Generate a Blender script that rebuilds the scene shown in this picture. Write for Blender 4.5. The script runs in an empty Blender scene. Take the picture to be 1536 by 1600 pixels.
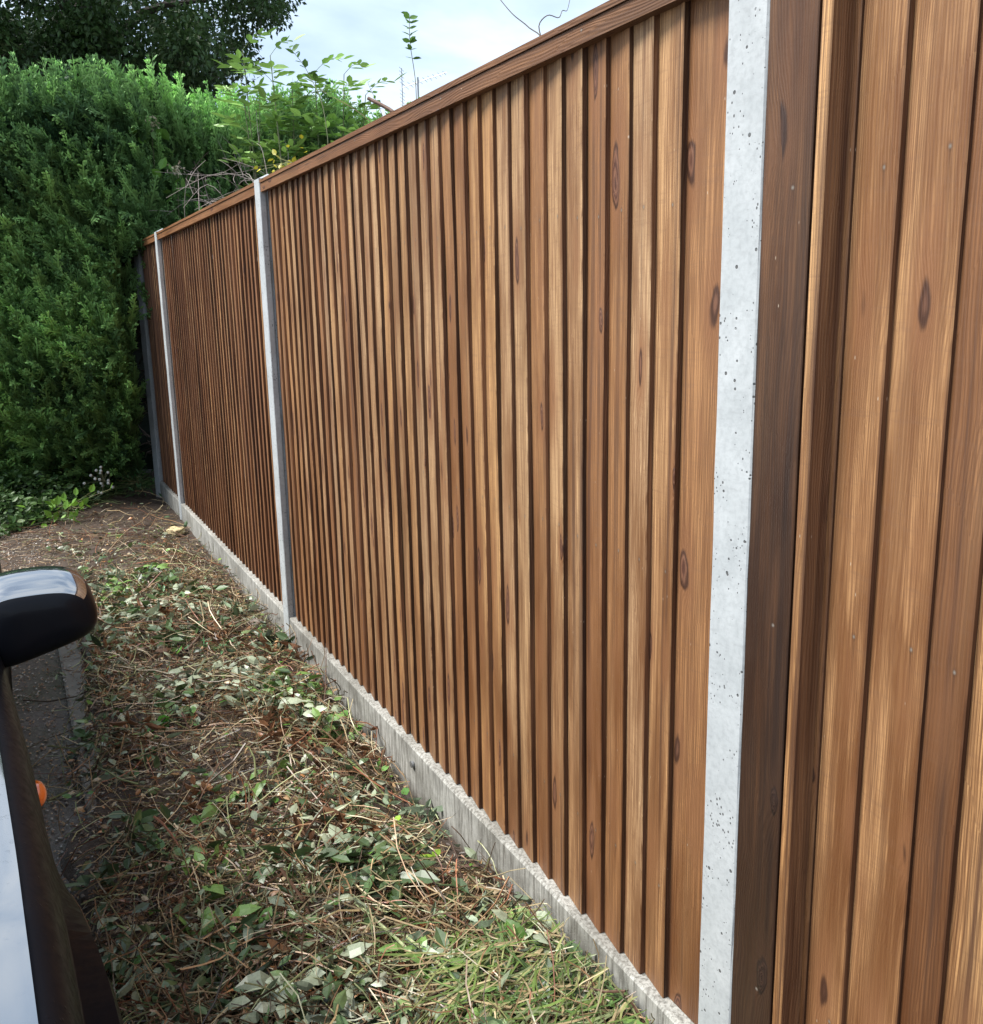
import bpy, math, random
import numpy as np
from mathutils import Matrix, Vector
random.seed(7)
rng = np.random.default_rng(11)
S = bpy.context.scene
R = math.radians

# ------------------------------------------------------------------ camera
CAM = Vector((-1.0207, 0.0, 1.4847))
cx, cu, cf = (Vector((0.89357, -0.44850, -0.01933)), Vector((0.11237, 0.18177, 0.97690)), Vector((0.43463, 0.87510, -0.21282)))
cd = bpy.data.cameras.new('camera'); cam = bpy.data.objects.new('camera', cd); S.collection.objects.link(cam)
cd.sensor_fit = 'HORIZONTAL'; cd.sensor_width = 36.0; cd.lens = 36.0*1499.9/1536.0
cd.clip_start = 0.02; cd.clip_end = 3000
cam.matrix_world = Matrix(((cx.x, cu.x, -cf.x, CAM.x), (cx.y, cu.y, -cf.y, CAM.y), (cx.z, cu.z, -cf.z, CAM.z), (0, 0, 0, 1)))
S.camera = cam

# ------------------------------------------------------------------ light
SUN_EL, SUN_AZ = 56.0, -76.0          # azimuth from +Y towards +X ; light comes from the road side, a little beyond the scene
sd = Vector((math.sin(R(SUN_AZ))*math.cos(R(SUN_EL)), math.cos(R(SUN_AZ))*math.cos(R(SUN_EL)), math.sin(R(SUN_EL))))
sl = bpy.data.lights.new('sun', 'SUN'); sl.energy = 4.4; sl.angle = R(26); sl.color = (1.0, 0.96, 0.9)
so = bpy.data.objects.new('sun', sl); S.collection.objects.link(so)
so.rotation_euler = sd.to_track_quat('Z', 'Y').to_euler(); so.location = (-8, 4, 12)
W = bpy.data.worlds.new('World'); S.world = W; W.use_nodes = True
nt = W.node_tree; nt.nodes.clear()
def wn(t, **k):
    n = nt.nodes.new(t)
    for a, b in k.items(): setattr(n, a, b)
    return n
wo = wn('ShaderNodeOutputWorld'); bg = wn('ShaderNodeBackground'); bg.inputs[1].default_value = 0.145
sky = wn('ShaderNodeTexSky', sky_type='NISHITA', sun_disc=False, sun_elevation=R(SUN_EL), sun_rotation=R(SUN_AZ), altitude=50, air_density=1.0, dust_density=1.5)
tc = wn('ShaderNodeTexCoord'); mp = wn('ShaderNodeMapping'); mp.inputs['Scale'].default_value = (1.0, 1.0, 2.6); mp.inputs['Location'].default_value = (0.35, 0.1, 0.2)
nz = wn('ShaderNodeTexNoise'); nz.inputs['Scale'].default_value = 2.3; nz.inputs['Detail'].default_value = 7; nz.inputs['Roughness'].default_value = .52; nz.inputs['Distortion'].default_value = .35
rp = wn('ShaderNodeValToRGB'); rp.color_ramp.elements[0].position = .36; rp.color_ramp.elements[0].color = (2.1, 2.75, 3.7, 1)
rp.color_ramp.elements[1].position = .6; rp.color_ramp.elements[1].color = (4.9, 5.35, 5.8, 1)
e = rp.color_ramp.elements.new(.47); e.color = (3.2, 3.9, 4.8, 1)
mx = wn('ShaderNodeMix', data_type='RGBA'); mx.inputs[0].default_value = .82
nt.links.new(tc.outputs['Generated'], mp.inputs[0]); nt.links.new(mp.outputs[0], nz.inputs['Vector']); nt.links.new(nz.outputs[0], rp.inputs[0])
nt.links.new(sky.outputs[0], mx.inputs[6]); nt.links.new(rp.outputs[0], mx.inputs[7]); nt.links.new(mx.outputs[2], bg.inputs[0]); nt.links.new(bg.outputs[0], wo.inputs[0])
vs = S.view_settings; vs.view_transform = 'Standard'; vs.look = 'None'; vs.gamma = 1.0; vs.exposure = 0.9
S.cycles.max_bounces = 8; S.cycles.transparent_max_bounces = 8
S.cycles.use_denoising = True

# ------------------------------------------------------------------ object helpers
COL = S.collection
def tag(o, label=None, cat=None, group=None, kind=None):
    if label: o['label'] = label
    if cat: o['category'] = cat
    if group: o['group'] = group
    if kind: o['kind'] = kind
    return o
def empty(name, loc, rz=0):
    o = bpy.data.objects.new(name, None); COL.objects.link(o); o.location = loc; o.rotation_euler = (0, 0, rz); o.empty_display_size = .1
    bpy.context.view_layer.update()
    return o
class Geo:
    """collects vertices, faces and per-vertex attributes of ONE mesh"""
    def __init__(s): s.v = []; s.f3 = []; s.f4 = []; s.n = 0; s.at = {}; s.s3 = []; s.s4 = []
    def add(s, v, f, smooth=False, **attrs):
        v = np.asarray(v, float).reshape(-1, 3); f = np.asarray(f, int)
        if f.shape[1] == 3: s.f3.append(f+s.n)
        else: s.f4.append(f+s.n)
        s.v.append(v)
        for k, a in attrs.items():
            a = np.asarray(a, float)
            if a.ndim == 1: a = np.tile(a, (len(v), 1))
            s.at.setdefault(k, []).append(a)
        s.n += len(v)
    def build(s, name, mat, parent=None, smooth=False, off=None):
        v = np.concatenate(s.v)
        if parent is not None:
            M = np.array(parent.matrix_world.inverted()); v = v@M[:3, :3].T+M[:3, 3]
        f3 = np.concatenate(s.f3) if s.f3 else np.zeros((0, 3), int); f4 = np.concatenate(s.f4) if s.f4 else np.zeros((0, 4), int)
        me = bpy.data.meshes.new(name)
        nl = f3.size+f4.size; nf = len(f3)+len(f4)
        me.vertices.add(len(v)); me.vertices.foreach_set('co', v.astype(np.float32).ravel())
        me.loops.add(nl); me.loops.foreach_set('vertex_index', np.concatenate([f3.ravel(), f4.ravel()]).astype(np.int32))
        me.polygons.add(nf)
        ls = np.concatenate([np.arange(len(f3))*3, f3.size+np.arange(len(f4))*4]).astype(np.int32)
        me.polygons.foreach_set('loop_start', ls)
        me.polygons.foreach_set('use_smooth', np.full(nf, smooth, bool))
        me.update(calc_edges=True); me.validate()
        for k, L in s.at.items():
            a = np.concatenate(L)
            if k == 'col':
                d = me.attributes.new('col', 'FLOAT_COLOR', 'POINT'); d.data.foreach_set('color', np.c_[a, np.ones(len(a))].astype(np.float32).ravel())
            else:
                d = me.attributes.new(k, 'FLOAT_VECTOR', 'POINT'); d.data.foreach_set('vector', a.astype(np.float32).ravel())
        me.materials.append(mat)
        o = bpy.data.objects.new(name, me); COL.objects.link(o)
        if parent is not None: o.parent = parent
        return o
BOXF = np.array([[0, 1, 3, 2], [4, 6, 7, 5], [0, 4, 5, 1], [2, 3, 7, 6], [0, 2, 6, 4], [1, 5, 7, 3]])
def box(g, x0, x1, y0, y1, z0, z1, **a):
    v = [(x, y, z) for x in (x0, x1) for y in (y0, y1) for z in (z0, z1)]
    g.add(v, BOXF, **a)
def cbox(g, x0, x1, y0, y1, z0, z1, c=.004):
    """box with chamfered edges"""
    v = []; 
    for x, sx in ((x0, 1), (x1, -1)):
        for y, sy in ((y0, 1), (y1, -1)):
            for z, sz in ((z0, 1), (z1, -1)):
                v += [(x, y+sy*c, z+sz*c), (x+sx*c, y, z+sz*c), (x+sx*c, y+sy*c, z)]
    def I(a, b, c_, k): return (a*4+b*2+c_)*3+k
    q = [[I(a, 0, 0, 0), I(a, 1, 0, 0), I(a, 1, 1, 0), I(a, 0, 1, 0)] for a in (0, 1)]
    q += [[I(0, b, 0, 1), I(1, b, 0, 1), I(1, b, 1, 1), I(0, b, 1, 1)] for b in (0, 1)]
    q += [[I(0, 0, c_, 2), I(1, 0, c_, 2), I(1, 1, c_, 2), I(0, 1, c_, 2)] for c_ in (0, 1)]
    for a in (0, 1):
        for b in (0, 1): q.append([I(a, b, 0, 0), I(a, b, 0, 1), I(a, b, 1, 1), I(a, b, 1, 0)])
        for c_ in (0, 1): q.append([I(a, 0, c_, 0), I(a, 0, c_, 2), I(a, 1, c_, 2), I(a, 1, c_, 0)])
    for b in (0, 1):
        for c_ in (0, 1): q.append([I(0, b, c_, 1), I(0, b, c_, 2), I(1, b, c_, 2), I(1, b, c_, 1)])
    t = [[I(a, b, c_, k) for k in range(3)] for a in (0, 1) for b in (0, 1) for c_ in (0, 1)]
    n0 = g.n; g.add(v, np.array(q)); g.f3.append(np.array(t)+n0)
def rmats(N, tilt=None):
    """random rotation matrices"""
    q = rng.normal(size=(N, 4)); q /= np.linalg.norm(q, axis=1)[:, None]
    w, x, y, z = q.T
    return np.stack([1-2*(y*y+z*z), 2*(x*y-z*w), 2*(x*z+y*w), 2*(x*y+z*w), 1-2*(x*x+z*z), 2*(y*z-x*w), 2*(x*z-y*w), 2*(y*z+x*w), 1-2*(x*x+y*y)], 1).reshape(N, 3, 3)
def frames(d, up, roll=None):
    """matrices whose y axis is d, z axis close to up"""
    d = d/np.linalg.norm(d, axis=1)[:, None]
    x = np.cross(d, up); x /= np.linalg.norm(x, axis=1)[:, None]+1e-9
    z = np.cross(x, d)
    if roll is not None:
        c, s = np.cos(roll)[:, None], np.sin(roll)[:, None]; x, z = c*x+s*z, -s*x+c*z
    return np.stack([x, d, z], 2)
def inst(g, tv, tf, M, pos, sc, col, colv=None):
    """many copies of a small template inside ONE mesh (leaves of a crown, litter)"""
    tv = np.asarray(tv, float); N = len(pos); n = len(tv)
    sc = np.asarray(sc); sc = sc[:, None, None] if sc.ndim == 1 else sc[:, None, :]
    v = np.einsum('nij,nkj->nki', M, tv[None]*sc)+pos[:, None, :]
    f = (np.asarray(tf)[None]+(np.arange(N)*n)[:, None, None]).reshape(-1, np.asarray(tf).shape[1])
    c = np.repeat(col[:, None, :], n, 1)
    if colv is not None: c = c*np.asarray(colv)[None, :, None]
    g.add(v.reshape(-1, 3), f, col=c.reshape(-1, 3))
def tubes(g, P, r0, r1, col, sides=3):
    """P (N,K,3) polylines -> tapering tubes"""
    N, K, _ = P.shape
    T = np.gradient(P, axis=1); T /= np.linalg.norm(T, axis=2)[..., None]+1e-9
    ref = np.where(np.abs(T[..., 2:3]) > .85, np.array([1., 0, 0]), np.array([0, 0, 1.]))
    A = np.cross(T, ref); A /= np.linalg.norm(A, axis=2)[..., None]+1e-9; B = np.cross(T, A)
    rr = (np.asarray(r0)[:, None]*(1-np.linspace(0, 1, K))+np.asarray(r1)[:, None]*np.linspace(0, 1, K))[..., None]
    ring = [P+rr*(A*math.cos(2*math.pi*k/sides)+B*math.sin(2*math.pi*k/sides)) for k in range(sides)]
    V = np.stack(ring, 2)            # N,K,s,3
    idx = np.arange(N*K*sides).reshape(N, K, sides)
    a = idx[:, :-1, :]; b = idx[:, 1:, :]; a2 = np.roll(a, -1, 2); b2 = np.roll(b, -1, 2)
    F = np.stack([a, a2, b2, b], -1).reshape(-1, 4)
    c = np.broadcast_to(np.asarray(col)[:, None, None, :], (N, K, sides, 3)).reshape(-1, 3)
    g.add(V.reshape(-1, 3), F, col=c)
def tube(g, pts, r0, r1, col, sides=6):
    tubes(g, np.array([pts], float), [r0], [r1], np.array([col], float), sides)
def smooth_path(pts, n):
    pts = np.array(pts, float); t = np.linspace(0, len(pts)-1, n); out = []
    for q in t:
        i = min(int(q), len(pts)-2); u = q-i
        p0 = pts[max(i-1, 0)]; p1 = pts[i]; p2 = pts[i+1]; p3 = pts[min(i+2, len(pts)-1)]
        out.append(.5*((2*p1)+(-p0+p2)*u+(2*p0-5*p1+4*p2-p3)*u*u+(-p0+3*p1-3*p2+p3)*u**3))
    return np.array(out)
def vnoise(x, y, seed=0):
    """cheap smooth value noise"""
    r = np.random.default_rng(seed); T = r.random((64, 64))
    xi = np.floor(x).astype(int); yi = np.floor(y).astype(int); fx = x-xi; fy = y-yi
    fx = fx*fx*(3-2*fx); fy = fy*fy*(3-2*fy); g = lambda a, b: T[a % 64, b % 64]
    return (g(xi, yi)*(1-fx)+g(xi+1, yi)*fx)*(1-fy)+(g(xi, yi+1)*(1-fx)+g(xi+1, yi+1)*fx)*fy

# ------------------------------------------------------------------ materials
class NT:
    def __init__(s, name):
        s.m = bpy.data.materials.new(name); s.m.use_nodes = True; s.t = s.m.node_tree; s.t.nodes.clear()
        s.out = s.t.nodes.new('ShaderNodeOutputMaterial'); s.b = s.t.nodes.new('ShaderNodeBsdfPrincipled'); s.l(s.b.outputs[0], s.out.inputs[0])
    def l(s, a, b): s.t.links.new(a, b)
    def n(s, t, ins=None, **k):
        n = s.t.nodes.new(t)
        for a, b in k.items(): setattr(n, a, b)
        for a, b in (ins or {}).items(): s.set(n.inputs[a], b)
        return n
    def set(s, i, b):
        if isinstance(b, bpy.types.NodeSocket): s.l(b, i)
        elif isinstance(b, tuple) and i.type == 'RGBA' and len(b) == 3: i.default_value = b+(1,)
        else: i.default_value = b
    def math(s, op, a, b=0.0, c=0.0, clamp=False):
        n = s.n('ShaderNodeMath', {0: a, 1: b, 2: c}, operation=op); n.use_clamp = clamp; return n.outputs[0]
    def noise(s, vec, scale, detail=4, rough=.55, dist=0.0):
        return s.n('ShaderNodeTexNoise', {'Vector': vec, 'Scale': scale, 'Detail': detail, 'Roughness': rough, 'Distortion': dist}).outputs[0]
    def ramp(s, f, stops):
        n = s.n('ShaderNodeValToRGB', {0: f}); r = n.color_ramp
        while len(r.elements) < len(stops): r.elements.new(.5)
        for e_, (p_, c_) in zip(r.elements, stops):
            e_.position = p_; e_.color = (c_ if isinstance(c_, tuple) else (c_, c_, c_))+(1,)
        return n.outputs[0]
    def mix(s, f, a, b, mode='MIX'):
        n = s.n('ShaderNodeMix', {0: f, 6: a, 7: b}, data_type='RGBA', blend_type=mode); return n.outputs[2]
    def mapv(s, vec, scale, loc=(0, 0, 0)):
        return s.n('ShaderNodeMapping', {'Vector': vec, 'Scale': scale, 'Location': loc}).outputs[0]
    def bump(s, h, strength, dist):
        n = s.n('ShaderNodeBump', {'Height': h, 'Strength': strength, 'Distance': dist}); s.l(n.outputs[0], s.b.inputs['Normal']); return n
    def attr(s, name): return s.n('ShaderNodeAttribute', attribute_name=name)
    def pos(s): return s.n('ShaderNodeNewGeometry').outputs['Position']

def wood_material():
    t = NT('treated_timber')
    bv = t.attr('bvec').outputs['Vector']; bp = t.attr('bpar').outputs['Vector']
    sp = t.n('ShaderNodeSeparateXYZ', {0: bp}); rnd, edge, dark = sp.outputs
    sv = t.n('ShaderNodeSeparateXYZ', {0: bv}); u, v, w = sv.outputs
    # knots: sparse elongated cells
    kn = t.n('ShaderNodeTexNoise', {'Vector': t.mapv(bv, (22, 8, 1)), 'Scale': 1.0, 'Detail': 3.0}).outputs[1]
    kv = t.n('ShaderNodeVectorMath', {0: t.mapv(bv, (12.5, 3.9, 1.0)), 1: t.n('ShaderNodeVectorMath', {0: kn, 1: (.34, .30, 0.0)}, operation='MULTIPLY').outputs[0]}, operation='ADD').outputs[0]
    vor = t.n('ShaderNodeTexVoronoi', {'Vector': kv, 'Scale': 1.0, 'Randomness': 1.0}, feature='F1')
    kd = t.math('DIVIDE', vor.outputs['Distance'], t.math('ADD', .45, t.math('MULTIPLY', t.n('ShaderNodeSeparateXYZ', {0: vor.outputs['Color']}).outputs[0], 1.0)))
    kwarp = t.math('DIVIDE', .045, t.math('ADD', kd, .09))          # bends the grain round a knot
    warp = t.noise(t.mapv(bv, (6, 1.1, 1)), 1.0, 3)
    g = t.math('ADD', t.math('ADD', t.math('MULTIPLY', u, 17.0), t.math('MULTIPLY', warp, 1.5)), t.math('MULTIPLY', kwarp, 2.2))
    ringc = t.n('ShaderNodeCombineXYZ', {0: g, 1: t.math('MULTIPLY', v, .35), 2: w}).outputs[0]
    rings = t.n('ShaderNodeTexWave', {'Vector': ringc, 'Scale': 3.2, 'Distortion': .8, 'Detail': 2.0, 'Detail Scale': 1.2}, wave_type='BANDS', bands_direction='X', wave_profile='SIN').outputs[1]
    fib = t.noise(t.mapv(bv, (230, 2.2, 1)), 1.0, 5, .65)
    fine = t.noise(t.mapv(bv, (640, 7, 1)), 1.0, 2, .6)
    blot = t.noise(t.mapv(bv, (9, 1.6, 1)), 1.0, 5, .6)
    saw = t.noise(t.mapv(bv, (11, 130, 1)), 1.0, 3, .7, .6)
    base = t.ramp(rnd, [(0.0, (.25, .115, .048)), (.2, (.47, .255, .11)), (.42, (.62, .40, .205)), (.62, (.54, .36, .205)), (.82, (.62, .36, .155)), (1.0, (.36, .165, .066))])
    late = t.mix(.80, base, (.10, .036, .014))
    c = t.mix(t.math('MULTIPLY', t.ramp(rings, [(0.30, 0.0), (.72, .30), (.96, 1.0)]), t.ramp(t.noise(t.mapv(bv, (7, .6, 1), (8, 2, 0)), 1.0, 2), [(.35, .25), (.6, .8)])), base, late)
    c = t.mix(t.math('MULTIPLY', t.ramp(fib, [(.42, 0.0), (.56, 1.0)]), .62), c, (.13, .055, .022))
    c = t.mix(t.math('MULTIPLY', t.ramp(fine, [(.46, 0.0), (.62, 1.0)]), .62), c, (.11, .048, .02))
    c = t.mix(t.math('MULTIPLY', t.ramp(blot, [(.45, 0.0), (.62, 1.0)]), .74), c, (.13, .052, .019))
    pale = t.noise(t.mapv(bv, (14, .9, 1), (5, 3, 0)), 1.0, 3, .5)
    c = t.mix(t.math('MULTIPLY', t.ramp(pale, [(.5, 0.0), (.75, 1.0)]), .12), c, (.60, .41, .22))
    c = t.mix(t.math('MULTIPLY', t.ramp(saw, [(.53, 0.0), (.70, 1.0)]), .30), c, (.17, .09, .05))
    # the lower ends have drunk more preservative and are still damp
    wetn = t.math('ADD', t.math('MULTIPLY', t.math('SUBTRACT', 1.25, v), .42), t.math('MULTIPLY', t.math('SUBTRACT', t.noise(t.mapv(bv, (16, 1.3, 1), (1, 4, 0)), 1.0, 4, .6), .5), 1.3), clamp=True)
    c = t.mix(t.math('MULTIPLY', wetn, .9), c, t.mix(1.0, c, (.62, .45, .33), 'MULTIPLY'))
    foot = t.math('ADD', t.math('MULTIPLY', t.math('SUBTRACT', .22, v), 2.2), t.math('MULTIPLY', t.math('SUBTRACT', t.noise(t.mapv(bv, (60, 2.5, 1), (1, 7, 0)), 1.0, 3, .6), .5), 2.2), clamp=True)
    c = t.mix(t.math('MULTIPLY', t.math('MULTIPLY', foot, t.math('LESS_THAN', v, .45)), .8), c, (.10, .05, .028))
    # dark mineral streaks running down some boards
    strk = t.noise(t.mapv(bv, (38, .55, 1), (2, 9, 0)), 1.0, 3, .5)
    c = t.mix(t.math('MULTIPLY', t.ramp(strk, [(.57, 0.0), (.66, 1.0)]), .75), c, (.075, .035, .02))
    # knots
    kr = t.math('SINE', t.math('ADD', t.math('MULTIPLY', kd, 105.0), t.math('MULTIPLY', fib, 5.0)))
    kcol = t.mix(t.math('MULTIPLY', t.math('ADD', kr, 1.0), .4), (.07, .028, .017), (.20, .095, .055))
    halo = t.ramp(kd, [(.13, 1.0), (.46, 0.0)])
    c = t.mix(t.math('MULTIPLY', halo, .85), c, (.20, .09, .04))
    c = t.mix(t.ramp(kd, [(.135, 1.0), (.15, 0.0)]), c, kcol)
    rim = t.ramp(kd, [(.105, 0.0), (.13, 1.0), (.142, 1.0), (.165, 0.0)])
    c = t.mix(t.math('MULTIPLY', rim, .8), c, (.05, .022, .012))
    # rough sawn edges: darker from brown preservative, with shade in the gaps painted in
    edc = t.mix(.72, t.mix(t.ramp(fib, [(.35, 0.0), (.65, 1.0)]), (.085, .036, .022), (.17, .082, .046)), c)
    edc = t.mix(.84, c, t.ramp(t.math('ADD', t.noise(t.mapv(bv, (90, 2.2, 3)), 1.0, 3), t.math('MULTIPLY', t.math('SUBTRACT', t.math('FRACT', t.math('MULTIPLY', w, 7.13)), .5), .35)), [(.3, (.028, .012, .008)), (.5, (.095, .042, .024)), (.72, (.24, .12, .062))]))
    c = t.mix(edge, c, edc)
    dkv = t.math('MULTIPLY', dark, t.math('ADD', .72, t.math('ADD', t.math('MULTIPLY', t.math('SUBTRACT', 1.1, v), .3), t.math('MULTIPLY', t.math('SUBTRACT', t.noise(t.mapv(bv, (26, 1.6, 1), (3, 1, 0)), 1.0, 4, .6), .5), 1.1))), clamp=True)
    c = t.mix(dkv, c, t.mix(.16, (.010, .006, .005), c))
    # nail heads at the rails with a faint rust run below
    nu = t.math('ADD', t.math('SUBTRACT', u, .028), t.math('MULTIPLY', t.math('SUBTRACT', t.math('FRACT', t.math('MULTIPLY', w, 3.71)), .5), .012))
    vv = t.math('ADD', t.math('DIVIDE', t.math('SUBTRACT', v, .35), .65), .5)
    nv = t.math('ADD', t.math('MULTIPLY', t.math('SUBTRACT', t.math('FRACT', vv), .5), .65), t.math('MULTIPLY', t.math('SUBTRACT', t.math('FRACT', t.math('MULTIPLY', w, 9.13)), .5), .03))
    nd = t.math('SQRT', t.math('ADD', t.math('MULTIPLY', nu, nu), t.math('MULTIPLY', nv, nv)))
    onface = t.math('LESS_THAN', edge, .1)
    run = t.math('MULTIPLY', t.math('MULTIPLY', t.math('LESS_THAN', t.math('ABSOLUTE', nu), .0022), t.ramp(t.math('ADD', nv, .06), [(0.0, 0.0), (.058, .45), (.06, 0.0)])), onface)
    c = t.mix(run, c, (.06, .025, .012))
    c = t.mix(t.math('MULTIPLY', t.ramp(nd, [(.0030, .7), (.0044, 0.0)]), onface), c, (.03, .018, .012))
    c = t.mix(t.math('MULTIPLY', t.ramp(nd, [(.0018, 1.0), (.0026, 0.0)]), onface), c, (.20, .18, .155))
    # small pale specks of resin and splashes
    sp2 = t.n('ShaderNodeTexVoronoi', {'Vector': t.mapv(bv, (34, 12, 1)), 'Scale': 1.0}, feature='F1').outputs['Distance']
    c = t.mix(t.ramp(sp2, [(.022, .6), (.04, 0.0)]), c, (.50, .42, .33))
    t.l(c, t.b.inputs['Base Color'])
    t.l(t.ramp(blot, [(.35, .62), (.65, .44)]), t.b.inputs['Roughness'])
    t.b.inputs['Specular IOR Level'].default_value = .35
    h = t.math('ADD', t.math('MULTIPLY', fib, .7), t.math('ADD', t.math('MULTIPLY', rings, -.25), t.math('MULTIPLY', saw, .12)))
    h = t.math('ADD', h, t.math('MULTIPLY', t.ramp(kd, [(.1, .0), (.15, 1.0)]), .8))
    t.bump(h, .75, .0022)
    return t.m
WOOD = wood_material()

def concrete_material(name, a, b_, pits=True, streaks=False):
    t = NT(name); p = t.pos()
    n1 = t.noise(p, 9, 6, .6); n2 = t.noise(p, 90, 4, .6)
    c = t.mix(t.ramp(n1, [(.3, 0.0), (.7, 1.0)]), a, b_)
    c = t.mix(t.math('MULTIPLY', t.ramp(n2, [(.45, 0.0), (.75, 1.0)]), .35), c, tuple(x*.55 for x in a))
    h = t.math('MULTIPLY', n2, .3)
    if pits:
        v1 = t.n('ShaderNodeTexVoronoi', {'Vector': t.mapv(p, (1, 1, .75)), 'Scale': 120.0}, feature='F1'); dens = t.noise(p, 14, 3)
        m = t.ramp(t.math('SUBTRACT', v1.outputs['Distance'], t.math('MULTIPLY', t.ramp(dens, [(.42, 0.0), (.65, 1.0)]), .22)), [(-.03 + .03, 1.0), (.035, 0.0)])
        v2 = t.n('ShaderNodeTexVoronoi', {'Vector': p, 'Scale': 52.0}, feature='F1')
        m2 = t.math('MULTIPLY', t.ramp(t.math('DIVIDE', v2.outputs['Distance'], t.math('ADD', .35, t.n('ShaderNodeSeparateXYZ', {0: v2.outputs['Color']}).outputs[1])), [(.11, 1.0), (.15, 0.0)]), t.ramp(t.noise(p, 17, 2), [(.47, 0.0), (.52, 1.0)]))
        mm = t.math('MAXIMUM', m, m2)
        c = t.mix(t.math('MULTIPLY', mm, .88), c, (.045, .045, .045)); h = t.math('SUBTRACT', h, t.math('MULTIPLY', mm, 1.2))
        scr = t.noise(t.mapv(p, (30, 30, 160)), 1.0, 3, .6)
        c = t.mix(t.math('MULTIPLY', t.ramp(scr, [(.56, 0.0), (.7, 1.0)]), .25), c, (.23, .24, .25))
    if streaks:
        s1 = t.noise(t.mapv(p, (120, 110, 9)), 1.0, 5, .65); s2 = t.noise(t.mapv(p, (3, 3, 6)), 1.0, 4, .6)
        c = t.mix(t.math('MULTIPLY', t.ramp(s1, [(.42, 0.0), (.62, 1.0)]), .8), c, (.085, .08, .068))
        c = t.mix(t.math('MULTIPLY', t.ramp(s2, [(.45, 0.0), (.7, 1.0)]), .6), c, (.075, .07, .055))
        z = t.n('ShaderNodeSeparateXYZ', {0: p}).outputs[2]
        zz = t.math('ADD', t.math('ADD', z, .5), t.math('MULTIPLY', s2, -.06))
        c = t.mix(t.ramp(zz, [(.39, .85), (.44, 0.0)]), c, (.06, .045, .03))
        n3 = t.noise(p, 260, 2)
        c = t.mix(t.math('MULTIPLY', t.ramp(n3, [(.6, 0.0), (.7, 1.0)]), .4), c, (.45, .44, .40))
    t.l(c, t.b.inputs['Base Color']); t.b.inputs['Roughness'].default_value = .82; t.bump(h, .6, .0022)
    return t.m
CONC = concrete_material('cast_concrete', (.31, .335, .345), (.42, .445, .455))
CONC2 = concrete_material('weathered_concrete', (.27, .27, .25), (.42, .42, .39), pits=False, streaks=True)
KERBM = concrete_material('kerb_concrete', (.13, .12, .10), (.21, .195, .165), pits=False, streaks=False)

def leaf_material(name, rough=.45, trans=.25, spec=.4):
    t = NT(name); c = t.attr('col').outputs['Color']
    n = t.noise(t.pos(), 160, 2)
    c2 = t.mix(.25, c, t.mix(t.ramp(n, [(.3, 0.0), (.7, 1.0)]), (0, 0, 0), c), 'MIX')
    t.l(c2, t.b.inputs['Base Color']); t.b.inputs['Roughness'].default_value = rough; t.b.inputs['Specular IOR Level'].default_value = spec
    tr = t.n('ShaderNodeBsdfTranslucent', {'Color': t.mix(.5, c, (.25, .42, .04), 'MULTIPLY') if False else c2})
    mxs = t.n('ShaderNodeMixShader', {0: trans}); t.l(t.b.outputs[0], mxs.inputs[1]); t.l(tr.outputs[0], mxs.inputs[2]); t.l(mxs.outputs[0], t.out.inputs[0])
    return t.m
LEAF = leaf_material('leaf_surface'); CONIF = leaf_material('conifer_foliage', .55, .22, .25); DRY = leaf_material('plant_debris_surface', .38, .10, .5)
def bark_material():
    t = NT('twig_bark'); c = t.attr('col').outputs['Color']; n = t.noise(t.mapv(t.pos(), (1, 1, .3)), 120, 4)
    t.l(t.mix(t.ramp(n, [(.35, .5), (.6, 0.0)]), c, (.03, .022, .016)), t.b.inputs['Base Color']); t.b.inputs['Roughness'].default_value = .7; t.bump(n, .5, .002)
    return t.m
BARK = bark_material()
def simple(name, col, rough, metal=0.0, coat=0.0, spec=.5):
    t = NT(name); t.b.inputs['Base Color'].default_value = col+(1,); t.b.inputs['Roughness'].default_value = rough; t.b.inputs['Metallic'].default_value = metal
    t.b.inputs['Coat Weight'].default_value = coat; t.b.inputs['Coat Roughness'].default_value = .03; t.b.inputs['Specular IOR Level'].default_value = spec
    return t
def paint_material():
    t = simple('black_car_paint', (.006, .007, .010), .12, 0, 1.0); t.b.inputs['Coat IOR'].default_value = 1.5; t.b.inputs['Coat Weight'].default_value = .02; t.b.inputs['Specular IOR Level'].default_value = .05
    p = t.pos(); v = t.n('ShaderNodeTexVoronoi', {'Vector': p, 'Scale': 120.0}, feature='F1'); d = t.noise(p, 25, 3)
    drop = t.math('MULTIPLY', t.ramp(v.outputs['Distance'], [(.12, 1.0), (.3, 0.0)]), t.ramp(d, [(.52, 0.0), (.62, 1.0)]))
    t.bump(t.math('ADD', drop, t.math('MULTIPLY', t.noise(p, 9, 2), .1)), .25, .0012)
    dirt = t.noise(t.mapv(p, (1, 1, 1)), 60, 5, .65)
    t.l(t.ramp(dirt, [(.4, .30), (.7, .5)]), t.b.inputs['Roughness']); t.l(t.ramp(dirt, [(.4, .05), (.7, .2)]), t.b.inputs['Coat Roughness'])
    return t.m
PAINT = paint_material()
REFLP = simple('bright_reflection_paint', (.02, .024, .03), .10, 0, 1.0)  # same black car paint, reflection raised so upward faces show a brighter sky
REFLP.b.inputs['Coat IOR'].default_value = 3.0; REFLP.b.inputs['IOR'].default_value = 2.8
_n = REFLP.noise(REFLP.mapv(REFLP.pos(), (1, 1, 1)), 70, 4, .6); REFLP.bump(REFLP.ramp(_n, [(.62, 0.0), (.66, 1.0)]), .12, .001); REFLP = REFLP.m
def plastic_material():
    t = simple('black_textured_plastic', (.014, .015, .017), .5); n = t.noise(t.pos(), 700, 2); t.bump(n, .3, .0006); return t.m
PLASTIC = plastic_material()
TYRE = simple('tyre_rubber', (.018, .018, .018), .8).m
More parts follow.
